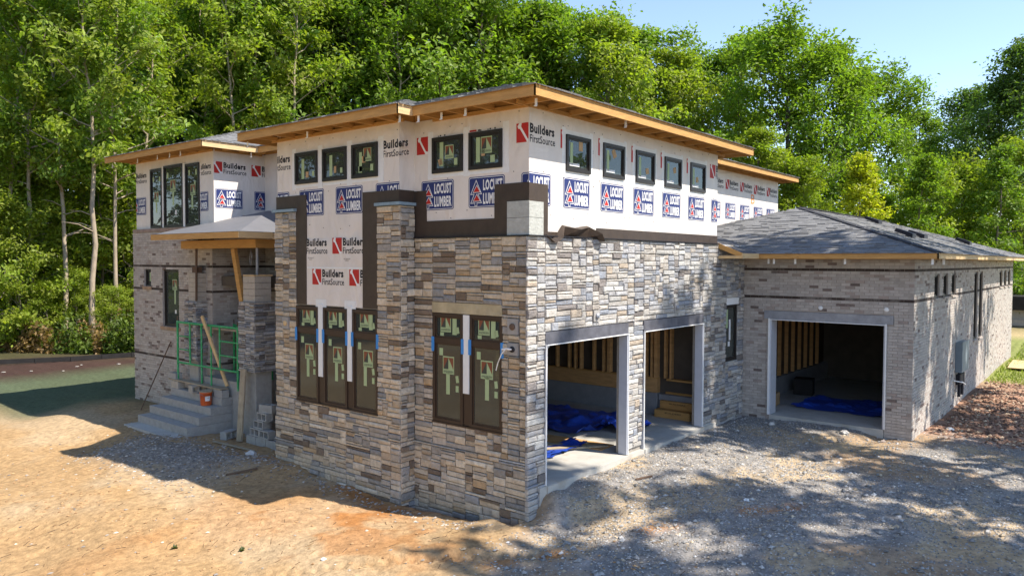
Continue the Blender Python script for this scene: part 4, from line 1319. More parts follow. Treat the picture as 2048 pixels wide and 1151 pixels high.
# white flashing tape round the upper windows
for (u0, u1) in ((.58, 1.32), (1.465, 2.205)):
    wall_part('flashing_tape', lambda b: (b.box(.026, .03, u0 - .13, u0, 5.18, 6.02), b.box(.0262, .03, u1, u1 + .12, 5.18, 6.02), b.box(.0264, .03, u0 - .14, u1 + .13, 5.20, 5.275)), M['tape'])
for (u0, u1) in ((3.26, 4.0), (4.16, 4.90), (5.07, 5.81)):
    wall_part('flashing_tape', lambda b: (b.box(-.334, -.33, u0 - .15, u0, 5.16, 6.0), b.box(-.3342, -.33, u0 - .15, u1 + .01, 5.2, 5.275)), M['tape'])
wall_part('flashing_tape', lambda b: b.box(-.334, -.33, 5.815, 5.93, 5.16, 6.0), M['tape'])
for k in range(5):
    u0 = 1.035 + 1.1675 * k
    wall_part('flashing_tape', lambda b: (b.box(u0 - .10, u0, .026, .03, 5.16, 6.0), b.box(u0 + W7, u0 + W7 + .1, .026, .03, 5.16, 6.0), b.box(u0 - .12, u0 + W7 + .12, .0262, .03, 5.2, 5.27), b.box(u0 - .08, u0 + W7 + .08, .0264, .03, 5.89, 5.97)), M['tape'])

# tall lower windows: transom over sash
HL = 1.93
RL = ((1.40, 1.50),)


def low_stick(seed):
    r = random.Random(seed)
    return [('A', .14 + r.uniform(0, .06), 1.60, 1.35), ('g', .46, 1.56, .10, .29), ('g', .16, 1.52, .09, .07), ('g', .56, 1.58, .07, .11, .2),
            ('A', .2 + r.uniform(-.02, .1), .86, 1.45), ('g', .30 + r.uniform(0, .05), .50, .09, .38), ('g', .14, 1.18, .09, .13), ('g', .55, .72, .07, .12, .15), ('g', .54, .56, .07, .11)]


for k, uL in enumerate((5.79, 4.885, 3.985)):
    window('X', -.335, uL, .735, .875, HL, 'bronze_lower', low_stick(k), RL, depth=(-.10, .03))
for k, uL in enumerate((2.175, 1.28)):
    window('X', .025, uL, .735, .875, HL, 'bronze_lower', low_stick(k + 9), RL, depth=(-.10, .03))
for q in ((4.887, 5.053), (3.987, 4.148)): wall_part('mullion', lambda b: b.box(-.345, -.25, *q, .88, 2.8), M['bronze_lower'])
wall_part('mullion', lambda b: b.box(.012, .12, 1.282, 1.438, .88, 2.8), M['bronze_lower'])
wall_part('sill', lambda b: b.box(-.385, -.25, 3.25, 5.80, .86, .885), M['bronze_lower'])
wall_part('sill', lambda b: b.box(-.02, .1, .54, 2.19, .845, .872), M['bronze_lower'])
for q in ((4.90, 5.04), (3.995, 4.13)): wall_part('mull_tape', lambda b: (b.box(-.37, -.346, *q, 1.42, 2.86), b.box(-.352, -.3455, q[0] - .1, q[1] + .1, 2.80, 2.96)), M['tape'])
wall_part('mull_tape', lambda b: b.box(-.012, .011, 1.29, 1.43, 1.44, 2.80), M['tape'])
for u in (5.78, 5.06, 4.88, 4.15, 3.98, 3.255): wall_part('painters_tape', lambda b: b.box(-.378, -.345, u - .03, u + .03, 2.10, 2.37), M['blue_tape'])
for u in (2.17, 1.445, 1.275, .55): wall_part('painters_tape', lambda b: b.box(-.018, .015, u - .03, u + .03, 2.12, 2.38), M['blue_tape'])

# left wing windows
for (u0, u1, z0, z1), st in zip(LW, ([('A', .2, .75, 1.4), ('g', .29, .45, .08, .32), ('g', .12, 1.35, .08, .14), ('g', .5, 1.35, .08, .14)], [('A', .35, 1.0, 1.6), ('g', .47, .62, .09, .4), ('w', .62, .35, .08, .13), ('g', .15, 1.4, .1, .16)], [('A', .25, .85, 1.4), ('g', .3, .5, .09, .36), ('g', .45, 1.1, .08, .14), ('g', .15, 1.4, .08, .15), ('g', .52, 1.4, .08, .15)])):
    window('X', 1.06, u1, u1 - u0, z0, z1 - z0, 'bronze', st)
wall_part('mull_tape', lambda b: b.box(1.04, 1.058, 14.215, 14.325, 4.66, 6.42), M['tape'])
wall_part('mull_tape', lambda b: b.box(1.04, 1.058, 12.975, 13.115, 4.66, 6.42), M['tape'])
window('X', 2.6, RW[1], RW[1] - RW[0], RW[2], RW[3] - RW[2], 'bronze', [('g', .2, .2, .1, .2)])
window('X', 1.08, LWB[0][1], .96, 1.82, 1.64, 'bronze', [('A', .42, 1.05, 1.4), ('g', .52, .65, .09, .4), ('w', .55, .38, .09, .1)])
window('X', 1.08, LWB[1][1], .44, 2.95, .51, 'bronze', [('g', .18, .15, .07, .25)])
# right face window beside the second door, garage wing windows
window('Y', .06, 7.625, .69, 1.335, 1.36, 'bronze', [('g', .12, .8, .12, .45), ('w', .3, .5, .1, .5), ('w', .25, .35, .12, .12)])
for (u0, u1, z0, z1) in GW:
    window('Y', -3.75, u0, u1 - u0, z0, z1 - z0, 'bronze')
    wall_part('sill', lambda b: b.box(u0 - .03, u1 + .03, -3.86, -3.78, z0 - .05, z0 - .002), M['brick_mortar'])

# electrical panel on the garage wing
ep = wall_part('electrical_box', lambda b: (b.box(13.72, 14.78, -3.99, -3.826, .78, 1.58)), M['box_grey'])
b = MB(); b.box(13.70, 14.8, -4.0, -3.99, 1.56, 1.60); b.box(13.75, 14.75, -3.995, -3.99, .84, 1.54); b.build('panel_door', M['box_grey'], ep)
wall_part('conduit', lambda b: (b.tube([(13.95, -3.9, .78), (13.95, -3.9, .1)], .04, 8), b.tube([(14.4, -3.9, .78), (14.4, -3.9, .1)], .04, 8), b.box(13.85, 14.6, -3.93, -3.83, .42, .70)), M['black'])
wall_part('cable', lambda b: b.tube([(13.5, -3.85, .58), (13.9, -4.0, .50), (14.6, -3.95, .36)], .015, 6), M['white'])
for (y, z) in ((-1.85, 2.66), (-3.27, 2.68)):
    disc('light_box', (8.70, y, z), (-1, 0, 0), .05, .03, M['white'])

# ------------------------------------------------------------------ porch
ZP = 4.40
PX0, PY0, PY1 = -.02, 8.47, 12.74
pr = MB()
sp = .31; yr = 10.605; zr = ZP + sp * (yr - PY0)
xr = PX0 + (yr - PY0)
pr.add([(PX0, PY0, ZP), (PX0, PY1, ZP), (xr, yr, zr)], [(0, 2, 1)])
pr.add([(PX0, PY0, ZP), (2.59, PY0, ZP), (2.59, yr, zr), (xr, yr, zr)], [(0, 1, 2, 3)])
pr.add([(PX0, PY1, ZP), (2.59, PY1, ZP), (2.59, yr, zr), (xr, yr, zr)], [(3, 2, 1, 0)])
pr.add([(PX0, PY0, ZP - .02), (2.59, PY0, ZP - .02), (2.59, PY1, ZP - .02), (PX0, PY1, ZP - .02)], [(0, 1, 2, 3)], mi=1)
pr.build('porch_roof', [M['underlay'], M['sheathing']], house)
wall_part('fascia', lambda b: b.box(PX0 - .03, PX0, PY0, PY1, ZP - .155, ZP - .01), M['wood'])
wall_part('fascia', lambda b: b.box(PX0 - .03, .84, PY0 - .03, PY0, ZP - .155, ZP - .01), M['wood_pale'])  # sunlit return of the fascia, its brightness is in the colour
wall_part('fascia', lambda b: b.box(.85, 2.5, PY0 - .02, PY0 + .01, ZP - .17, ZP - .02), M['wood_pale'])
wall_part('porch_beam', lambda b: b.box(.68, .90, 8.92, 12.55, 4.03, ZP - .16), M['wood'])
wall_part('porch_beam', lambda b: b.box(.905, 2.58, 8.95, 9.15, 4.03, ZP - .16), M['wood'])
wall_part('steel_post', lambda b: b.tube([(.80, 9.05, 3.36), (.80, 9.05, 3.72), (.80, 9.05, 4.03)], .034, 10), M['steel'])
wall_part('steel_post', lambda b: b.tube([(.70, 11.80, 2.64), (.72, 11.80, 4.03)], .03, 10), M['rust'])
wall_part('porch_floor', lambda b: b.box(.74, 2.6, 9.45, 11.5, -.8, .66), M['cmu'])
wall_part('pillar_base', lambda b: b.box(.62, 1.05, 8.86, 9.36, -.9, 1.02), M['cmu'])
wall_part('pillar_base', lambda b: b.box(.76, .99, 11.84, 12.3, -.6, 1.02), M['cmu'])


def pillar(x0, x1, y0, y1, z0, z1, zb, seed):
    core = wall_part('stone_pillar', lambda b: b.box(x0 + .06, x1 - .06, y0 + .06, y1 - .06, z0, z1), M['mortar'])
    rr = random.Random(seed)
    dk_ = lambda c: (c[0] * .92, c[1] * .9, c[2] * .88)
    b = MB()
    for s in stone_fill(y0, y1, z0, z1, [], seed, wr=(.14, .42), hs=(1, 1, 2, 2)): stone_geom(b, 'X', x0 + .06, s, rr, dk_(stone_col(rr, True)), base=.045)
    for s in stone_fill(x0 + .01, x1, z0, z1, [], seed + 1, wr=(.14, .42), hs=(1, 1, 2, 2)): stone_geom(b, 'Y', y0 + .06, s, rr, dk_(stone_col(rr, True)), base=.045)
    b.build('stone_veneer', M['stone'], core, kind='stuff')
    # block stub above
    n = 4 if zb - z1 < .7 else 6
    h = (zb - z1) / n
    for k in range(n):
        za = z1 + k * h + .004; zc = z1 + (k + 1) * h - .004
        if k % 2: parts = [(x0 + .08, x1 - .08, y0 + .07, (y0 + y1) / 2 - .003), (x0 + .08, x1 - .08, (y0 + y1) / 2 + .003, y1 - .12)]
        else: parts = [(x0 + .08, (x0 + x1) / 2 - .003, y0 + .07, y1 - .12), ((x0 + x1) / 2 + .003, x1 - .08, y0 + .07, y1 - .12)]
        for q in parts: wall_part('block', lambda bb: bb.box(q[0], q[1], q[2], q[3], za, zc), M['cmu_tan'])
    return core


pillar(.50, 1.10, 8.74, 9.44, 1.02, 2.72, 3.34, 31)
wall_part('pillar_cap', lambda b: b.box(.56, 1.06, 8.80, 9.30, 3.345, 3.375), M['wood_pale'])
pillar(.64, 1.10, 11.74, 12.36, 1.02, 2.62, 3.38, 41)
wall_part('block', lambda b: b.box(.75, .9, 11.85, 12.1, 3.39, 3.54), M['rust'])

# block steps
st = empty('block_steps', (0, 11.4, -.6), label='grey concrete block steps of four treads climbing to the porch', cat='steps')


def child_box(name, boxes, m, parent, bevel=.0):
    b = MB()
    o0 = parent.location
    for q in boxes: b.box(q[0] - o0.x, q[1] - o0.x, q[2] - o0.y, q[3] - o0.y, q[4] - o0.z, q[5] - o0.z)
    return b.build(name, m, parent, bevel=bevel)


SX = [-.82, -.46, -.15, .15, .44]; SZ = [-.535, -.34, -.14, .06, .26]
child_box('footing_slab', [(SX[0], -.40, 10.2, 12.72, -.9, SZ[0])], M['concrete'], st, .006)
for k in range(1, 5):
    x0 = SX[k]; n = 4
    y = 10.13
    ln = [.65] * 4 if k % 2 else [.33, .65, .65, .65, .33]
    for j, l in enumerate(ln):
        y1_ = min(y + l * 2.59 / sum(ln), 12.72)
        child_box('step_block', [(x0, .735, y + .002, y1_ - .002, SZ[k - 1] - (.30 if k == 1 else 0) + .002, SZ[k] - .002)], M['cmu'], st, .006)
        y = y1_
# side wall under the steps
child_box('side_block', [(-.44, .735, 10.14, 10.6, -.9, -.55), (-.1, .735, 10.145, 10.5, -.545, -.35)], M['cmu'], st)


def top_box(name, dims, loc, rz, m, label, cat, group=None, bevel=.004, hollow=False):
    o = empty(name, loc, rz, label, cat, group)
    l, w, h = dims
    b = MB()
    if hollow:
        t = .032
        b.box(-l / 2, l / 2, -w / 2, -w / 2 + t, 0, h); b.box(-l / 2, l / 2, w / 2 - t, w / 2, 0, h)
        for c in (-l / 2, -t / 2, l / 2 - t): b.box(c, c + t, -w / 2 + t, w / 2 - t, 0, h)
        b.build('shell', m, o, bevel=bevel)
    else:
        b.box(-l / 2, l / 2, -w / 2, w / 2, 0, h); b.build('body', m, o, bevel=bevel)
    return o


def cmu(loc, rz, label, m='cmu', on_side=False, group='loose concrete blocks', solid=False):
    """hollow block 0.4 x 0.2 x 0.2, cores upright; on_side turns the cores to the camera."""
    o = bpy.data.objects.new('concrete_block', CMU_ME[m])
    COL.objects.link(o)
    R_ = Matrix.Rotation(rz, 4, 'Z')
    if on_side: R_ = R_ @ Matrix.Translation((0, .1, .1)) @ Matrix.Rotation(math.radians(90), 4, 'X')
    o.matrix_world = Matrix.Translation(loc) @ R_
    return tag(o, label, 'concrete block', group)


CMU_ME = {}
for key in ('cmu', 'cmu_tan'):
    b = MB(); l, w, h, t = .39, .19, .19, .032
    b.box(-l / 2, l / 2, -w / 2, -w / 2 + t, 0, h); b.box(-l / 2, l / 2, w / 2 - t, w / 2, 0, h)
    for c in (-l / 2, -t / 2, l / 2 - t): b.box(c, c + t, -w / 2 + t + .0005, w / 2 - t - .0005, .0005, h - .0005)
    CMU_ME[key] = b.build('concrete_block', M[key], mesh_only=True)

H2 = math.pi / 2
cmu((.55, 12.55, .262), H2, 'tan concrete block under the left end of the board on the top step', 'cmu_tan')
cmu((.52, 11.45, .262), 0, 'tan concrete block under the middle of the board on the top step', 'cmu_tan', on_side=True)
cmu((.55, 10.32, .262), H2, 'grey concrete block under the right end of the board on the top step')
cmu((.60, 12.78, .455), H2, 'grey concrete block on top of the tan block at the left end of the board')
# stack beside the bay
cz = gz(.3, 8.2)
wall_z = -.60
cmu((.36, 8.53, wall_z), H2, 'concrete block at the outer corner of the stepped block pile by the bay')
cmu((.36, 8.12, wall_z), H2, 'concrete block in the bottom course of the pile, left of the bay wall')
cmu((.36, 7.71, wall_z), H2, 'concrete block at the bottom of the pile nearest the bay wall')
cmu((.62, 8.33, wall_z), H2, 'concrete block in the back bottom row of the pile')
cmu((.38, 8.41, wall_z + .192), H2, 'concrete block in the second course of the pile with its cores showing', on_side=True)
cmu((.36, 7.99, wall_z + .192), H2, 'concrete block in the second course of the pile touching the bay', on_side=True)
cmu((.40, 8.28, wall_z + .384), H2, 'concrete block in the third course of the pile with two open cores', on_side=True)
cmu((.42, 8.17, wall_z + .576), H2, 'concrete block in the fourth course of the pile with an open core', on_side=True)
cmu((.46, 8.10, wall_z + .768), H2 + .25, 'topmost concrete block of the pile, turned beside the bay wall')
cmu((.22, 9.42, -.60), .35, 'single concrete block lying on the ground between steps and pillar', on_side=True)


def plank(name, p, q, w, t, m, label, cat, up=(0, 0, 1), group=None):
    b = MB(); p = Vector(p); q = Vector(q)
    b.beam((0, 0, 0), tuple(q - p), w, t, up=up)
    o = b.build(name, M[m], None, bevel=.003); o.location = p
    return tag(o, label, cat, group)


plank('board', (.56, 10.2, .475), (.60, 12.95, .475), .24, .035, 'wood_old', 'weathered scaffold board lying on blocks across the top step', 'board')
plank('board', (.22, 8.95, -.60), (.44, 9.10, 1.10), .22, .04, 'wood_old', 'weathered grey board leaning upright against the stone pillar', 'board', up=(1, 0, 0))
plank('board', (.70, 10.30, .52), (.50, 11.15, 2.28), .10, .045, 'wood_pale', 'narrow tan board leaning across the green scaffold frame', 'board', up=(1, 0, 0))
plank('timber_brace', (1.15, 9.75, .66), (.80, 10.1, 4.02), .16, .09, 'wood', 'thick orange timber brace leaning under the porch beam', 'timber', up=(1, 0, 0))
plank('steel_bar', (.25, 14.1, gz(.25, 14.1)), (.965, 13.75, 1.40), .03, .03, 'rust', 'thin rusty bar leaning on the left brick wall', 'steel bar')
plank('mortar_board', (1.05, 9.8, 1.93), (1.0, 12.1, 1.93), .35, .05, 'wood_old', 'grey plank bridging the scaffold behind the green frame', 'board')

# bucket
bk = empty('bucket', (.30, 10.62, .062), label='orange plastic bucket with a lid standing on the third step', cat='bucket')
b = MB(); b.lathe([(.0, 0), (.125, 0), (.13, .01), (.148, .30), (.158, .30), (.158, .315), (.15, .32), (.15, .335)], n=28); b.build('body', M['orange'], bk, smooth=True)
b = MB(); b.lathe([(.160, .335), (.165, .34), (.165, .362), (.15, .368), (.14, .36), (0, .36)], n=28); b.build('lid', M['wood_old'], bk)
b = MB()
for k in range(5):
    a0 = math.radians(232 + k * 10); a1 = math.radians(232 + k * 10 + 10)
    b.add([(.142 * math.cos(a0), .142 * math.sin(a0), .12), (.142 * math.cos(a1), .142 * math.sin(a1), .12), (.149 * math.cos(a1), .149 * math.sin(a1), .24), (.149 * math.cos(a0), .149 * math.sin(a0), .24)], [(0, 1, 2, 3)])
b.build('paper_label', M['pwhite'], bk)
b = MB(); b.tube([(-.0 + .165 * math.cos(a), .165 * math.sin(a), .30 - .10 * math.sin(max(0, a - 3.1) * 1.0) ** 2) for a in [3.14 + .2 * k for k in range(16)]], .004, 5); b.build('handle', M['steel'], bk)


def scaffold(loc, rz, w, h, label, group, zb=.30):
    o = empty('scaffold_frame', loc, rz, label, 'scaffold', group)
    T_ = lambda pts, r=.02: MB().tube(pts, r, 8)
    for y in (0, w):
        T_([(0, y, 0), (0, y, h + .02)], .03).build('leg', M['green_paint'], o)
        T_([(0, y, h + .02), (0, y, h + .14)], .014).build('coupling_pin', M['rust'], o)
    T_([(0, 0, h - .02), (0, w, h - .02)], .03).build('top_rail', M['green_paint'], o)
    T_([(0, 0, zb), (0, w, zb)], .026).build('bottom_rail', M['green_paint'], o)
    for y in (w * .28, w * .42, w * .58, w * .78):
        T_([(0, y, .0 if .4 < y / w < .6 else zb), (0, y, h - .02)], .024).build('post', M['green_paint'], o)
    for z in (zb + .36, zb + .72):
        T_([(0, 0, z), (0, w * .28, z)], .02).build('rung', M['green_paint'], o)
        T_([(0, w * .78, z), (0, w, z)], .016).build('rung', M['green_paint'], o)
    return o


scaffold((.585, 9.60, .495), 0, 3.0, 1.57, 'green scaffold frame standing on the board at the head of the steps', 'scaffold frames', zb=.46)
scaffold((1.55, 9.60, .66), 0, 1.8, 1.32, 'second green scaffold frame standing deeper in the porch', 'scaffold frames')
wcl = MB()
for k in range(3): wcl.tube([(.7 + .01 * k, 9.16 + .045 * math.cos(a) + .02 * k, 3.95 - .13 + .13 * math.sin(a) - .04 * k) for a in [.42 * q for q in range(16)]], .004, 5)
o = wcl.build('wire_loop', M['steel']); tag(o, 'pale coil of wire hanging from the porch beam by the steel post', 'wire')

# ------------------------------------------------------------------ inside the garages
def tarp(name, x0, x1, y0, y1, z, amp, seed, label, n=80, rot=0.0, edge=.35):
    r = np.random.default_rng(seed)
    U, V_ = np.meshgrid(np.linspace(0, 1, n), np.linspace(0, 1, n), indexing='ij')
    X = x0 + (x1 - x0) * U; Y = y0 + (y1 - y0) * V_
    ed = edge * (fbm(U * 6, V_ * 6, 1.0, seed) - .5)
    X = X + ed * (1 - 2 * np.abs(V_ - .5)) * 1.2; Y = Y + edge * (fbm(U * 6, V_ * 6, 1.0, seed + 3) - .5)
    a = fbm(X * 1.3, Y * 1.3, .55, seed + 5, 4); b_ = np.abs(fbm(X, Y, .45, seed + 8, 3) - .5) * 2
    Z = z + amp * np.clip(a - .42, 0, 1) * 2.2 * (1 - .8 * b_)
    v = np.stack([X, Y, Z], -1).reshape(-1, 3)
    i = np.arange(n * n).reshape(n, n)
    f = np.stack([i[:-1, :-1], i[1:, :-1], i[1:, 1:], i[:-1, 1:]], -1).reshape(-1, 4)
    o = link(bpy.data.objects.new(name, mesh_np(name, v, f, None, [M['tarp']], smooth=True)))
    return tag(o, label, 'tarp', 'blue tarps')


tarp('tarp', 3.75, 6.2, 1.55, 4.9, .03, .20, 3, 'large rumpled blue tarp spread deep inside the first garage')
tarp('tarp', 4.5, 5.75, .95, 1.65, .03, .30, 5, 'bunched end of blue tarp showing beside the stone pier')
tarp('tarp', 1.2, 3.2, .95, 1.45, .03, .14, 7, 'crumpled blue tarp just inside the first garage door')
tarp('tarp', 10.0, 12.0, -3.5, -.75, .02, .14, 9, 'dark blue tarp on the floor of the brick garage')
plank('plywood_sheet', (3.28, .55, .012), (3.15, 2.3, .012), .55, .018, 'wood_dark', 'flat dark board lying under the tarps on the garage floor', 'board')
plank('board', (2.0, 1.62, .03), (3.35, .62, .03), .14, .04, 'wood_old', 'grey board on the first garage floor beside the small tarp', 'board')
plank('board', (2.2, 1.85, .03), (3.3, 1.05, .03), .10, .04, 'wood_old', 'narrow grey board between the two tarps in the first garage', 'board')
st2 = empty('wooden_stairs', (6.7, .9, 0), label='temporary boxed timber stairs inside the second garage door', cat='stairs')
for k in range(4):
    x0 = 6.66 + .22 * k
    child_box('step', [(x0, 7.1 + .0 * k if k < 2 else 7.3, .44 + .02 * k, 1.36 - .03 * k, .185 * k + .002, .185 * (k + 1))], M['wood'], st2, .004)
for k in range(2):
    d = Decal(); d.text('BUILDERS', 0, 0, .42, .035, 'black', 0, .01)
    s = link(bpy.data.objects.new('lettering', d.mesh('lettering')), st2)
    s.matrix_local = Matrix.Translation((-st2.location.x, -st2.location.y, 0)) @ Matrix(((0, 0, -1, 6.66 + .22 * k - .001), (-1, 0, 0, 1.08), (0, 1, 0, .185 * k + .11), (0, 0, 0, 1)))
top_box('cardboard_box', (.75, .42, .32), (9.85, -.20, .001), .1, M['card'], 'tan cardboard box just inside the brick garage door', 'box')
top_box('cardboard_box', (.4, .4, .5), (9.55, .02, .34), 0, M['card'], 'brown carton standing on the tan box by the jamb', 'box')
top_box('storage_bin', (.5, .5, .45), (12.2, -.35, .001), .2, M['blackcloth'], 'dark grey bin on the floor deep inside the brick garage', 'bin')

# ------------------------------------------------------------------ odds and ends on the ground
top_box('plywood_sheet', (2.6, 1.3, .02), (22.9, -4.75, gz(22.9, -4.75) + .06), .05, M['wood_pale'], 'pale plywood sheet lying on the grass by the garage wing', 'plywood')
mb = MB(); mb.beam((0, 0, 0), (1.6, -.3, .2), .06, .04); o = mb.build('timber_scrap', M['wood_pale']); o.location = (19.8, -4.9, gz(19.8, -4.9) + .05); tag(o, 'yellow timber offcut on the grass at the right edge', 'timber')


def rock(x, y, s, label, col=(.55, .52, .48)):
    me = bpy.data.meshes.new('rock'); bm = bmesh.new()
    bmesh.ops.create_icosphere(bm, subdivisions=2, radius=1)
    r = random.Random(int(x * 100 + y * 31))
    for v in bm.verts: v.co = v.co * r.uniform(.75, 1.2); v.co.z *= .55
    bm.to_mesh(me); bm.free()
    a_ = me.color_attributes.new('Col', 'FLOAT_COLOR', 'CORNER'); a_.data.foreach_set('color', np.tile(np.array([*col, 1], np.float32), len(me.loops)))
    me.materials.append(M['pebble'])
    o = link(bpy.data.objects.new('rock', me)); o.location = (x, y, gz(x, y) + s * .2); o.scale = (s, s * .8, s)
    return tag(o, label, 'rock', 'loose stones on the site')


rock(8.0, -1.0, .09, 'white stone lying before the left jamb of the brick garage')
rock(8.1, -2.6, .11, 'pale stone lying before the middle of the brick garage door')
rock(8.3, -3.35, .07, 'pinkish stone at the foot of the brick garage right jamb', (.5, .4, .33))
rock(10.6, -4.25, .10, 'white crumpled lump at the base of the garage side wall', (.7, .7, .7))
rock(-2.9, 1.5, .05, 'small white stone alone on the orange sand', (.6, .6, .58))
rock(-.5, 7.3, .13, 'pale flat stone on the ground left of the bay corner')
rock(2.6, -2.6, .06, 'small white chip on the dark gravel of the drive', (.7, .7, .7))
plank('stick', (-1.6, 6.4, gz(-1.6, 6.4) + .02), (-1.15, 6.0, gz(-1.15, 6.0) + .03), .04, .03, 'rust', 'dark stick lying on the shaded sand before the bay', 'stick')
plank('board', (-.25, 9.3, -.56), (-.10, 7.8, -.58), .05, .03, 'wood_old', 'dirty flat board half buried before the block pile', 'board')
plank('stick', (2.15, -.75, gz(2.15, -.75) + .02), (2.55, -.85, gz(2.55, -.85) + .03), .03, .03, 'rust', 'dark stick on the gravel before the first garage', 'stick')

for i, (x, y, lb_) in enumerate([(-3.9, 3.9, 'small green weed tuft on the sand, left of its twin'), (-3.3, 3.0, 'small green weed tuft on the sand, right of its twin')]):
    b = MB(); r_ = random.Random(i)
    for k in range(26):
        a_ = r_.uniform(0, 6.28); l = r_.uniform(.03, .085); e = r_.uniform(.2, .9)
        d_ = Vector((math.cos(a_) * math.cos(e), math.sin(a_) * math.cos(e), math.sin(e))) * l; sd = Vector((-math.sin(a_), math.cos(a_), 0)) * .012
        b.add([tuple(-sd), tuple(sd), tuple(d_ * .6 + sd * 1.2), tuple(d_), tuple(d_ * .6 - sd * 1.2)], [(0, 1, 2, 3, 4)], (.10, .12, .045))
    o = b.build('weed', M['leaf']); o.location = (x, y, gz(x, y)); tag(o, lb_, 'weed', 'weeds on the sand')

# silt fence at the left edge of the clearing
sf = empty('silt_fence', (1.4, 29.5, -.8), label='low black silt fence along the edge of the wood at left', cat='fence')
pts = [(-6, 36), (-2.5, 33.0), (1.4, 29.6), (3.8, 28.4), (6.1, 27.7), (10, 26.8), (16, 26)]
b = MB()
for (x0, y0), (x1, y1) in zip(pts[:-1], pts[1:]):
    za, zb_ = gz(x0, y0), gz(x1, y1)
    b.beam((x0 - 1.4, y0 - 29.5, za + .8 + .12), (x1 - 1.4, y1 - 29.5, zb_ + .8 + .12), .02, .2)
b.build('fabric', M['blackcloth'], sf)
for (x0, y0), (x1, y1) in zip(pts[:-1], pts[1:]):
    for k in (0, .5):
        x = x0 + (x1 - x0) * k; y = y0 + (y1 - y0) * k; z = gz(x, y)
        b = MB(); b.box(x - 1.43, x - 1.39, y - 29.53, y - 29.49, z + .5, z + .8 + .22); b.build('stake', M['blackcloth'], sf)

# neighbour's building at the far right
nb = empty('outbuilding', (42, -2.5, .2), label='low grey block building with a dark roof beyond the garage wing', cat='building')
child_box('wall', [(40, 46, -9, -.9, -1, 1.15)], M['cmu'], nb)
child_box('roof', [(39.6, 46.5, -9.4, -.5, 1.16, 1.9)], M['blackcloth'], nb)
child_box('band', [(39.9, 40.0, -9, -.95, .30, .62)], M['cmu_tan'], nb)
top_box('wooden_post', (.5, .35, 1.25), (31.0, -2.75, gz(31.0, -2.75)), 0, M['membrane'], 'dark brown post standing past the end of the garage wing', 'post')

# ------------------------------------------------------------------ trees
def leaf_quads(c, size, r, updir, cols):
    n = len(c)
    nv = r.normal(size=(n, 3)) * .75 + updir
    nv /= np.linalg.norm(nv, axis=1, keepdims=True) + 1e-6
    t = r.normal(size=(n, 3)); a = np.cross(nv, t); a /= np.linalg.norm(a, axis=1, keepdims=True) + 1e-6
    b = np.cross(nv, a)
    s = size[:, None]
    droop = np.array([0, 0, -.25])[None] * s
    V = np.stack([c - a * s, c + b * s * .5 + nv * s * .12, c + a * s + droop, c - b * s * .5 + nv * s * .12], 1).reshape(-1, 3)
    F = np.arange(n * 4).reshape(n, 4)
    return V, F, cols


GREENS = {'mid': (.155, .250, .034), 'yellow': (.215, .290, .038), 'dark': (.082, .142, .036), 'lime': (.32, .36, .03), 'blue': (.06, .12, .035)}


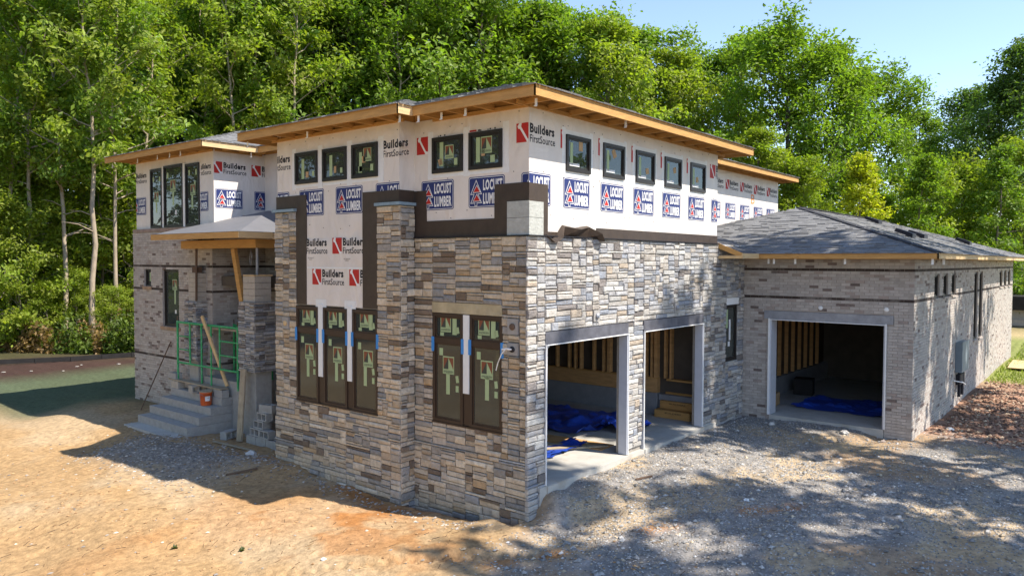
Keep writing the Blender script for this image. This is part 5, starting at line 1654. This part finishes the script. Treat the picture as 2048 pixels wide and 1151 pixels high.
def tree_proto(seed, H, R, hb, nl, ls, hue='mid', bark='bark', branches=30, cone=False, lean=.0, trunk_r=None, sub=5, clump=.5, top=.25, dead=0):
    r = np.random.default_rng(seed); rr = random.Random(seed)
    mb = MB()
    n = 12
    px = np.cumsum(r.normal(0, .012 * H, n)) * np.linspace(0, 1, n); py = np.cumsum(r.normal(0, .012 * H, n)) * np.linspace(0, 1, n)
    px += lean * H * np.linspace(0, 1, n) ** 1.3
    tr = trunk_r or H * .0125
    tp = [Vector((px[i], py[i], H * .96 * i / (n - 1))) for i in range(n)]
    rad = [tr * (1.35 if i == 0 else 1) * (1 - .93 * i / (n - 1)) + .012 for i in range(n)]
    mb.tube(tp, rad, 7)

    def on_trunk(f):
        q = min(f / .96, .999) * (n - 1); i = int(q); return tp[i].lerp(tp[i + 1], q - i), rad[i]
    cl = []; clr = []
    for i in range(branches):
        x = (i + rr.random()) / branches
        f = hb + (1 - hb) * x * .98
        p, pr_ = on_trunk(f)
        az = i * 2.399 + rr.uniform(-.5, .5)
        prof = (1 - x) ** .8 + .06 if cone else top + (1 - top) * math.sin(math.pi * min(1, .18 + .82 * x)) ** .75 * (1.0 if x < .7 else 1.1)
        L = R * prof * rr.uniform(.65, 1.15)
        el = (.05 + .35 * x) if cone else (.25 + .9 * x * rr.uniform(.6, 1.1))
        d = Vector((math.cos(az) * math.cos(el), math.sin(az) * math.cos(el), math.sin(el)))
        bp = [p]
        for k in range(1, 5):
            bp.append(p + d * (L * k / 4) + Vector((rr.uniform(-.05, .05) * L, rr.uniform(-.05, .05) * L, (.10 * L * (k / 4) ** 2 if not cone else -.04 * L * (k / 4)))))
        br = max(.012, min(pr_ * .55, L * .02))
        mb.tube(bp, [br * (1 - .85 * k / 4) for k in range(5)], 5, cap=False)
        for k in range(sub):
            q = rr.uniform(.3, 1) * 4 * .999; j = int(q); s0 = bp[j].lerp(bp[j + 1], q - j)
            dd = (d + Vector((rr.uniform(-1, 1), rr.uniform(-1, 1), rr.uniform(-.25, .8)))).normalized()
            sl = L * rr.uniform(.2, .42)
            s1 = s0 + dd * sl
            mb.tube([s0, s0.lerp(s1, .5) + Vector((0, 0, .04 * sl)), s1], [br * .4, br * .28, br * .1], 4, cap=False)
            for t in (.45, .75, 1.0):
                cl.append(tuple(s0.lerp(s1, t))); clr.append(rr.uniform(.6, 1.1))
        cl.append(tuple(bp[4])); clr.append(1.0)
    for k in range(dead):
        p, pr_ = on_trunk(rr.uniform(.25, .6)); az = rr.uniform(0, 6.28); L = rr.uniform(.8, 2.2)
        mb.tube([p, p + Vector((math.cos(az) * L * .5, math.sin(az) * L * .5, .2 * L)), p + Vector((math.cos(az) * L, math.sin(az) * L, .25 * L))], [.03, .02, .006], 4, cap=False)
    tm = mb.build('trunk', M[bark], mesh_only=True, smooth=True)
    cl = np.array(cl); clr = np.array(clr)
    w = clr ** 2; w /= w.sum()
    ci = r.choice(len(cl), nl, p=w)
    sg = clump * R / 4
    pos = cl[ci] + np.clip(r.normal(size=(nl, 3)), -1.7, 1.7) * np.array([1, 1, .62])[None] * (sg * clr[ci])[:, None]
    ctr = np.array([px.mean(), py.mean(), H * (hb + 1) / 2])
    outw = pos - ctr; outw /= np.linalg.norm(outw, axis=1, keepdims=True) + 1e-6
    up = np.array([.12, -.35, .75])[None] + outw * .45
    base = np.array(GREENS[hue])
    kcl = (.72 + .56 * r.random(len(cl)))[ci] * (.75 + .5 * r.random(nl))
    warm = (r.random(len(cl)) * .5)[ci]
    cols = base[None] * kcl[:, None] * np.stack([1 + .55 * warm, 1 + .12 * warm, 1 - .2 * warm], 1)
    sz = ls * (.6 + .8 * r.random(nl))
    V, F, C = leaf_quads(pos, sz, r, up, cols)
    cm = mesh_np('crown', V, F, C, [M['leaf']])
    return tm, cm


PROTO = {
    'oak': tree_proto(1, 19, 5.8, .16, 23000, .155, 'mid', 'bark_dark', 34, trunk_r=.30, clump=.46),
    'oak2': tree_proto(2, 20, 5.2, .10, 20000, .155, 'mid', 'bark', 36, clump=.44),
    'maple': tree_proto(3, 18, 4.6, .05, 17000, .155, 'yellow', 'bark', 36, clump=.42),
    'slim': tree_proto(4, 20, 3.0, .44, 7000, .14, 'yellow', 'bark_pale', 24, lean=.03, trunk_r=.14, dead=7),
    'slim2': tree_proto(5, 21, 3.2, .38, 7500, .14, 'mid', 'bark_pale', 26, lean=-.03, trunk_r=.125, dead=8),
    'low': tree_proto(6, 9, 3.2, .03, 9000, .12, 'yellow', 'bark', 26, trunk_r=.08),
    'dark': tree_proto(7, 18, 4.6, .12, 14000, .15, 'dark', 'bark_dark', 34),
    'pine': tree_proto(8, 10, 2.3, .05, 9000, .11, 'lime', 'bark', 34, cone=True, trunk_r=.09, clump=.55),
    'pine2': tree_proto(9, 11, 2.4, .08, 9000, .11, 'mid', 'bark', 36, cone=True, trunk_r=.10, clump=.5),
    'shade': tree_proto(10, 21, 5.0, .30, 2300, .26, 'mid', 'bark', 13, clump=.42, sub=3),
}


def tree(kind, x, y, s, rz, label, group=None, cat='tree', sz=None, name='tree', zoff=0.0):
    o = empty(name, (x, y, gz(x, y) - .05 + zoff), rz, label, cat, group)
    o.scale = (s, s, sz or s)
    for nm, me in zip(('trunk', 'crown'), PROTO[kind]): link(bpy.data.objects.new(nm, me), o)
    return o


import itertools
CAMV = np.array([-9.6057, -7.5348])


def place(px, t):
    """ground point seen at picture column px, t metres deep (used once to lay the wood out on the plan)."""
    k = (px - 1024) / 1521.0
    return (-9.6057 + t * (.77253 + k * .63447), -7.5348 + t * (.63399 - k * .77294))


G1 = 'slender trees at the edge of the wood'
front = [(18, 39, 'slim2', 1.0, 'slender pale-trunked tree at the extreme left edge of the wood'), (70, 38.5, 'slim', .92, 'slender pale-trunked tree second from the left edge of the wood'),
         (128, 38, 'slim2', .95, 'slender tree with a bare pale trunk, third from the left edge'), (182, 37, 'slim', 1.0, 'thickest pale straight trunk between left edge and brick wing'),
         (238, 38.5, 'slim2', .9, 'slender pale trunk standing just left of the brick wing'), (300, 42, 'slim', .95, 'slender tree rising behind the left eave of the brick wing'),
         (395, 47, 'slim2', 1.05, 'pale tree rising behind the middle of the left wing roof'), (470, 46, 'slim', 1.1, 'tree with light forked branches behind the right of the left wing roof'),
         (540, 48, 'slim2', 1.05, 'pale trunked tree left of the forked one above the bay roof end'), (585, 47, 'slim', 1.12, 'twin-stemmed pale tree above the left end of the bay roof'),
         (770, 50, 'slim2', 1.1, 'tall pale forked tree rising above the middle of the bay roof')]
k = 0
for px, t, kd, s, lb_ in front:
    x, y = place(px, t); k += 1
    tree(kd, x, y, s, k * 1.3, lb_, G1)
ORD = ['leftmost', 'second', 'third', 'fourth', 'fifth', 'sixth', 'seventh', 'eighth', 'ninth', 'tenth', 'eleventh', 'twelfth', 'thirteenth', 'fourteenth', 'fifteenth', 'sixteenth', 'seventeenth', 'eighteenth', 'nineteenth']
KINDS = {'oak': 'mid green spreading', 'oak2': 'mid green full-crowned', 'maple': 'yellow-green dense', 'dark': 'dark green'}
back = [(-20, 52, 'oak2', 1.15), (50, 56, 'maple', 1.3), (110, 51, 'maple', 1.25), (170, 57, 'oak', 1.25), (225, 52, 'dark', 1.2), (285, 56, 'maple', 1.3), (350, 52, 'oak2', 1.2), (415, 57, 'dark', 1.3), (470, 53, 'oak2', 1.2), (535, 58, 'maple', 1.35),
        (600, 54, 'oak', 1.25), (665, 58, 'dark', 1.35), (715, 54, 'oak2', 1.25), (790, 58, 'maple', 1.35), (845, 54, 'oak', 1.3), (905, 57, 'maple', 1.35), (965, 54, 'oak2', 1.25), (1030, 58, 'maple', 1.2), (1085, 56, 'oak2', 1.08)]
for i, (px, t, kd, s) in enumerate(back):
    x, y = place(px, t); k += 1
    tree(kd, x, y, s, k * 1.7, '%s tree, %s from the left in the tall back row of the wood' % (KINDS[kd], ORD[i]), 'trees of the dense wood')
right = [(1150, 57, 'oak', 1.08, 0, 'broad tree right of the roof peak with sky through its top'), (1215, 53, 'maple', 1.06, 0, 'yellow-green tree behind the right eave, left of the open sky'), (1275, 58, 'oak2', 1.01, 0, 'rounded tree in the dip of the treeline above the right eave'),
         (1345, 56, 'maple', 1.0, 0, 'light green tree above the middle of the right eave'), (1415, 60, 'oak', 1.0, 0, 'dark branched tree above the right end of the front eave'), (1470, 58, 'slim', 1.02, 0, 'thin-topped tree poking up into the sky left of the great oak'),
         (1570, 50, 'oak', .95, 1.2, 'great oak with black spreading limbs behind the rear roof'), (1660, 51, 'oak2', .86, 2.0, 'tall round-crowned tree right of the great oak'), (1745, 53, 'oak', .82, 3.0, 'broad tree at the right end of the tall treeline'),
         (1830, 58, 'oak2', .72, 4.0, 'tree stepping down toward the gap of sky at right'), (1895, 66, 'dark', .98, 1.0, 'distant tree in the sky gap left of the dark oak'), (2000, 54, 'dark', .88, 2.0, 'dark oak at the right edge of the picture'), (2075, 52, 'dark', 1.0, 2.6, 'dark tree cut by the right edge of the picture'),
         (1515, 46, 'maple', .62, .4, 'bright green tree just behind the rear upper wall end'), (1600, 44, 'maple', .52, 2.4, 'low bright tree between rear eave and garage roof peak'),
         (1725, 41, 'pine', .95, .3, 'bright yellow-green young pine above the garage wing ridge'), (1775, 44, 'pine2', .70, 1.0, 'small grey-green pine right of the yellow one'), (1830, 43, 'pine2', .88, 2.0, 'tall young pine above the garage wing roof vents'), (1870, 45, 'low', .90, .0, 'leafy sapling right of the tall young pine'),
         (1930, 48, 'low', 1.0, 2.2, 'leafy young tree above the right end of the garage roof'), (1985, 44, 'pine2', .95, 4.0, 'thin young pine near the right edge'), (2040, 47, 'low', 1.15, 3.0, 'bushy young tree at the right edge above the eave'), (2005, 60, 'maple', .7, 3.0, 'light green tree behind the young pines at right'),
         (1905, 62, 'oak2', .62, 5.0, 'mid green tree behind the leafy saplings at right')]
for px, t, kd, s, rz, lb_ in right:
    x, y = place(px, t); tree(kd, x, y, s, rz, lb_, None)
# understorey at the left edge
under = [(-10, 36.5, 'low', .80), (42, 37, 'low', .70), (98, 37.5, 'low', .36), (152, 39, 'low', .42), (218, 37.8, 'low', .33), (260, 37, 'low', .27), (330, 46, 'low', 1.1), (60, 41.5, 'low', 1.1), (120, 42, 'low', 1.1), (205, 42.5, 'low', 1.05), (265, 42, 'low', 1.0), (10, 41, 'low', 1.15), (420, 50, 'low', 1.2), (520, 50, 'low', 1.2)]
ul = ['leafy bush at the extreme left edge of the clearing', 'leafy sapling beside the left edge of the clearing', 'low bright bush between two pale trunks at left', 'green sapling right of the third pale trunk', 'small green bush left of the brick wing corner', 'small bush at the corner of the brick wing']
for i, (px, t, kd, s) in enumerate(under):
    x, y = place(px, t)
    tree(kd, x, y, s, i * 1.1, ul[i] if i < 6 else ['young tree in shade behind the left wing eave', 'young tree in shade behind the second pale trunk from the left', 'young tree in shade behind the third pale trunk', 'young tree in shade right of the thickest pale trunk', 'young tree in shade beside the brick wing corner', 'young tree in shade behind the leftmost pale trunk', 'young tree low behind the left wing roof', 'young tree low behind the left end of the bay roof'][i - 6], 'understorey of the wood', name='sapling' if i > 5 else 'bush', cat='bush' if i < 6 else 'tree')
# trees standing right of the drive, whose shade falls on it
for i, (x, y, s) in enumerate([(5.5, -15.5, .82), (9.5, -13.5, .98), (12.8, -14.5, .80), (15.8, -13.0, .80), (18.6, -14.0, .82), (7.5, -19, 1.1), (13, -21, .95)]):
    tree('shade', x, y, s, i * 2.1, 'roadside tree right of the drive, shading the gravel', 'shade trees right of the drive')

# the wood goes on round the clearing, left of and behind the camera (it shows in the window panes)
for i, (x, y, kd, s_) in enumerate([(-18, 38, 'oak2', 1.0), (-24, 33, 'oak', 1.1), (-29, 27, 'maple', 1.1), (-33, 20, 'oak2', 1.1), (-36, 13, 'dark', 1.2), (-38, 5, 'oak', 1.15), (-11, 42, 'maple', 1.1), (-4, 45, 'oak', 1.1), (-40, -4, 'oak2', 1.1), (-31, 36, 'dark', 1.3), (-40, 24, 'dark', 1.3)]):
    tree(kd, x, y, s_, i * 1.9, 'tree of the wood across the clearing, reflected in the front panes', 'trees across the clearing')

# deep wood behind: one mass
rgw = np.random.default_rng(77)
n = 60000
pxs = rgw.uniform(-150, 1130, n); ts = rgw.uniform(60, 72, n)
kx = (pxs - 1024) / 1521
wx = -9.6057 + ts * (.77253 + kx * .63447); wy = -7.5348 + ts * (.63399 - kx * .77294)
hz = 25 + 3 * np.sin(pxs * .02) - 9 * sstep(950, 1130, pxs)
wz = rgw.uniform(-.5, 1, n) ** 1 * hz
pos = np.stack([wx, wy, np.abs(wz)], 1)
nn = fbm(wx * 1.0, wz * 1.3, 2.6, 4)
keep = nn > .40
pos = pos[keep]; m_ = len(pos)
cc = np.array((.17, .26, .035))[None] * (.5 + 1.0 * rgw.random((m_, 1)))
Vw, Fw, Cw = leaf_quads(pos, .26 * (.6 + .8 * rgw.random(m_)), rgw, np.array([[0, 0, .7]]) + np.array([[.1, -.6, 0]]), cc)
o = link(bpy.data.objects.new('woodland', mesh_np('woodland', Vw, Fw, Cw, [M['leaf']]))); tag(o, 'deep green mass of the wood behind the nearer trees', 'woodland', kind='stuff')

# dry brush at the foot of the wood
rb = np.random.default_rng(5)
n = 22000
pxs = rb.uniform(-80, 320, n); ts = 36.2 - .004 * pxs + rb.random(n) * 5
kx = (pxs - 1024) / 1521
bx = -9.6057 + ts * (.77253 + kx * .63447); by = -7.5348 + ts * (.63399 - kx * .77294)
ff = fbm(bx, by, 1.2, 9)
bz = ground_z(bx, by) + rb.random(n) ** 1.5 * (.5 + 3.2 * np.clip(ff - .3, 0, 1))
dry = fbm(bx, by, 2.0, 3) > .5
cc = np.where(dry[:, None], np.array([[.26, .17, .075]]), np.array([[.12, .17, .03]])) * (.5 + rb.random((n, 1)))
Vb, Fb, Cb = leaf_quads(np.stack([bx, by, bz], 1), .11 * (.5 + rb.random(n)), rb, np.array([[0, -.2, .5]]), cc)
o = link(bpy.data.objects.new('brush', mesh_np('brush', Vb, Fb, Cb, [M['leaf']]))); tag(o, 'dry tan and green brush along the foot of the wood at left', 'brush', kind='stuff')

# grass at the right
n = 9000
gx_ = rb.uniform(18.5, 33, n); gy_ = rb.uniform(-8.5, -3.9, n)
kp = fbm(gx_, gy_, 3.0, 2) + .12 > .47
gx_, gy_ = gx_[kp], gy_[kp]; n = len(gx_)
h = rb.uniform(.04, .13, n); a_ = rb.random(n) * 6.28; z = ground_z(gx_, gy_)
dx = np.cos(a_) * .02; dy = np.sin(a_) * .02; lx = rb.normal(0, .03, n); ly = rb.normal(0, .03, n)
V = np.stack([np.stack([gx_ - dx, gy_ - dy, z], 1), np.stack([gx_ + dx, gy_ + dy, z], 1), np.stack([gx_ + lx, gy_ + ly, z + h], 1)], 1).reshape(-1, 3)
cc = np.array([[.22, .26, .06]]) * (.6 + .7 * rb.random((n, 1)))
o = link(bpy.data.objects.new('grass', mesh_np('grass', V, np.arange(n * 3).reshape(n, 3), cc, [M['leaf']]))); tag(o, 'patch of bright green grass beside the garage wing', 'grass', kind='stuff')
